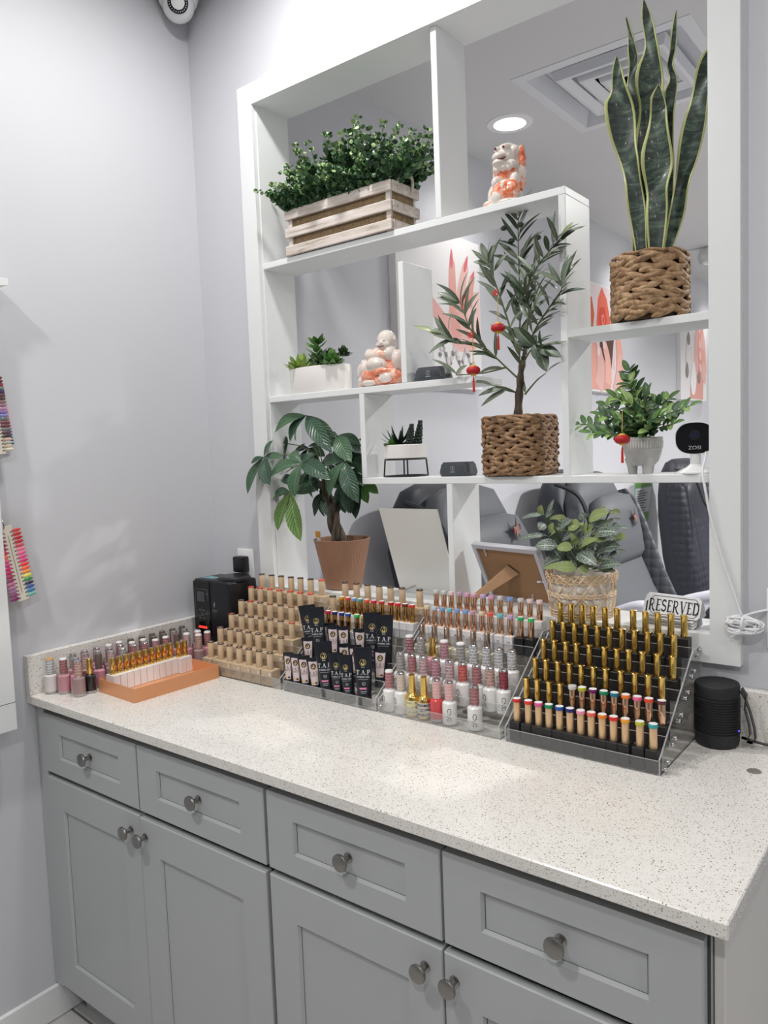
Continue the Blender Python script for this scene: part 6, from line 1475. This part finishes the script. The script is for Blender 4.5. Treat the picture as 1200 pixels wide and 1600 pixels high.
lion = [((0, 0, .008), (.055, .036, .009), Wh), ((-.045, .0, .014), (.02, .024, .012), O), ((-.03, .008, .035), (.026, .026, .032), Wh), ((.0, .012, .05), (.032, .026, .05), Md), ((0, -.004, .075), (.027, .022, .034), O), ((.0, -.02, .03), (.036, .018, .026), O * 1.2), ((.02, -.022, .034), (.02, .014, .022), O), ((-.014, -.028, .022), (.018, .01, .016), Wh),
        ((-.022, -.018, .058), (.012, .012, .014), Wh), ((.026, -.016, .058), (.012, .012, .015), Wh), ((0, -.008, .112), (.027, .024, .025), Wh), ((-.008, -.026, .112), (.019, .016, .011), Wh), ((-.008, -.028, .098), (.017, .013, .007), Wh), ((.012, -.014, .093), (.02, .016, .011), Wh), ((-.014, -.023, .129), (.009, .009, .008), Wh), ((.006, -.024, .131), (.009, .009, .008), Wh), ((.0, -.005, .136), (.022, .018, .01), Wh),
        ((.022, -.006, .126), (.012, .012, .012), Wh), ((.036, .0, .12), (.009, .009, .016), O), ((.036, .002, .1), (.01, .01, .02), O), ((.034, .004, .078), (.011, .012, .018), Md), ((.03, .006, .055), (.011, .014, .02), O), ((-.032, .012, .085), (.012, .014, .022), Wh), ((-.036, .01, .062), (.012, .013, .02), Md), ((-.026, -.006, .09), (.01, .01, .012), O), ((-.022, -.024, .1), (.006, .005, .009), O)]
for k in range(9): lion.append(((-.024 + .0065 * k, -.034 + .006 * abs(k - 4) / 4, .043 - .004 * abs(k - 4)), (.0045, .005, .009), O * 1.1 if k % 2 else Wh))
for k in range(7): a = -.9 + .3 * k; lion.append(((.026 * math.sin(a), -.02 - .006 * math.cos(a), .088 - .003 * (k % 2)), (.0065, .006, .008), Wh))
def eyes(b):
    for x in (-.0155, .0055): b.blob((x, -.0325, .13), .0032, M('eye_wine', (120, 44, 60), .3), 10, 7)
    b.blob((.002, -.037, .104), (.012, .003, .0035), M('mouth_dark', (110, 62, 52), .5), 12, 6)
figurine('lion_figurine', lion, 'orange and white carved guardian lion on the top shelf', 'figurine', (1.083, .045, SH['s1']), .05, stone('lion_stone', .62, 1.7), .002, eyes)
bud = [((.0, 0, .012), (.075, .042, .013), O), ((-.055, .0, .02), (.022, .03, .016), Md), ((.0, .005, .05), (.055, .038, .04), O), ((-.012, -.026, .056), (.032, .022, .026), Wh), ((-.028, -.026, .03), (.03, .02, .022), O), ((.03, -.028, .026), (.034, .018, .02), O), ((-.045, -.02, .05), (.02, .02, .022), Md), ((-.062, .0, .045), (.018, .022, .028), Wh), ((-.068, .004, .02), (.012, .018, .018), Wh),
       ((-.01, -.01, .085), (.042, .03, .022), Md), ((-.036, -.012, .088), (.016, .018, .018), Wh), ((.022, -.012, .088), (.02, .02, .022), Wh), ((.046, -.01, .07), (.018, .022, .028), Md), ((.012, -.004, .124), (.028, .026, .03), Wh - .2), ((.008, -.02, .112), (.022, .014, .014), Wh - .2), ((.012, -.002, .104), (.02, .018, .014), Wh), ((.034, -.002, .115), (.006, .009, .014), Wh), ((.007, -.033, .116), (.005, .004, .006), Wh - .2),
       ((-.03, -.036, .012), (.02, .01, .01), Wh), ((-.0, -.04, .016), (.012, .006, .01), O), ((.02, -.042, .022), (.02, .006, .014), Wh), ((-.05, -.026, .068), (.008, .008, .008), Wh), ((-.012, -.044, .06), (.024, .006, .012), Wh), ((.006, -.042, .04), (.03, .006, .01), O)]
def budeyes(b):
    b.tube([(-.0035, -.0322, .1085), (.006, -.0338, .106), (.0155, -.0325, .1085)], .0013, M('mouth_dark', (110, 62, 52), .5), 6)
    for x in (-.004, .014): b.tube([(x - .004, -.031, .121), (x, -.0318, .1225), (x + .004, -.031, .1215)], .0009, M('brow_grey', (140, 130, 124), .5), 5)
figurine('laughing_figurine', bud, 'orange and white carved laughing seated figure partly behind the upright', 'figurine', (.685, .055, SH['s2']), .25, stone('figure_stone', .6, 4.1), .002, budeyes)
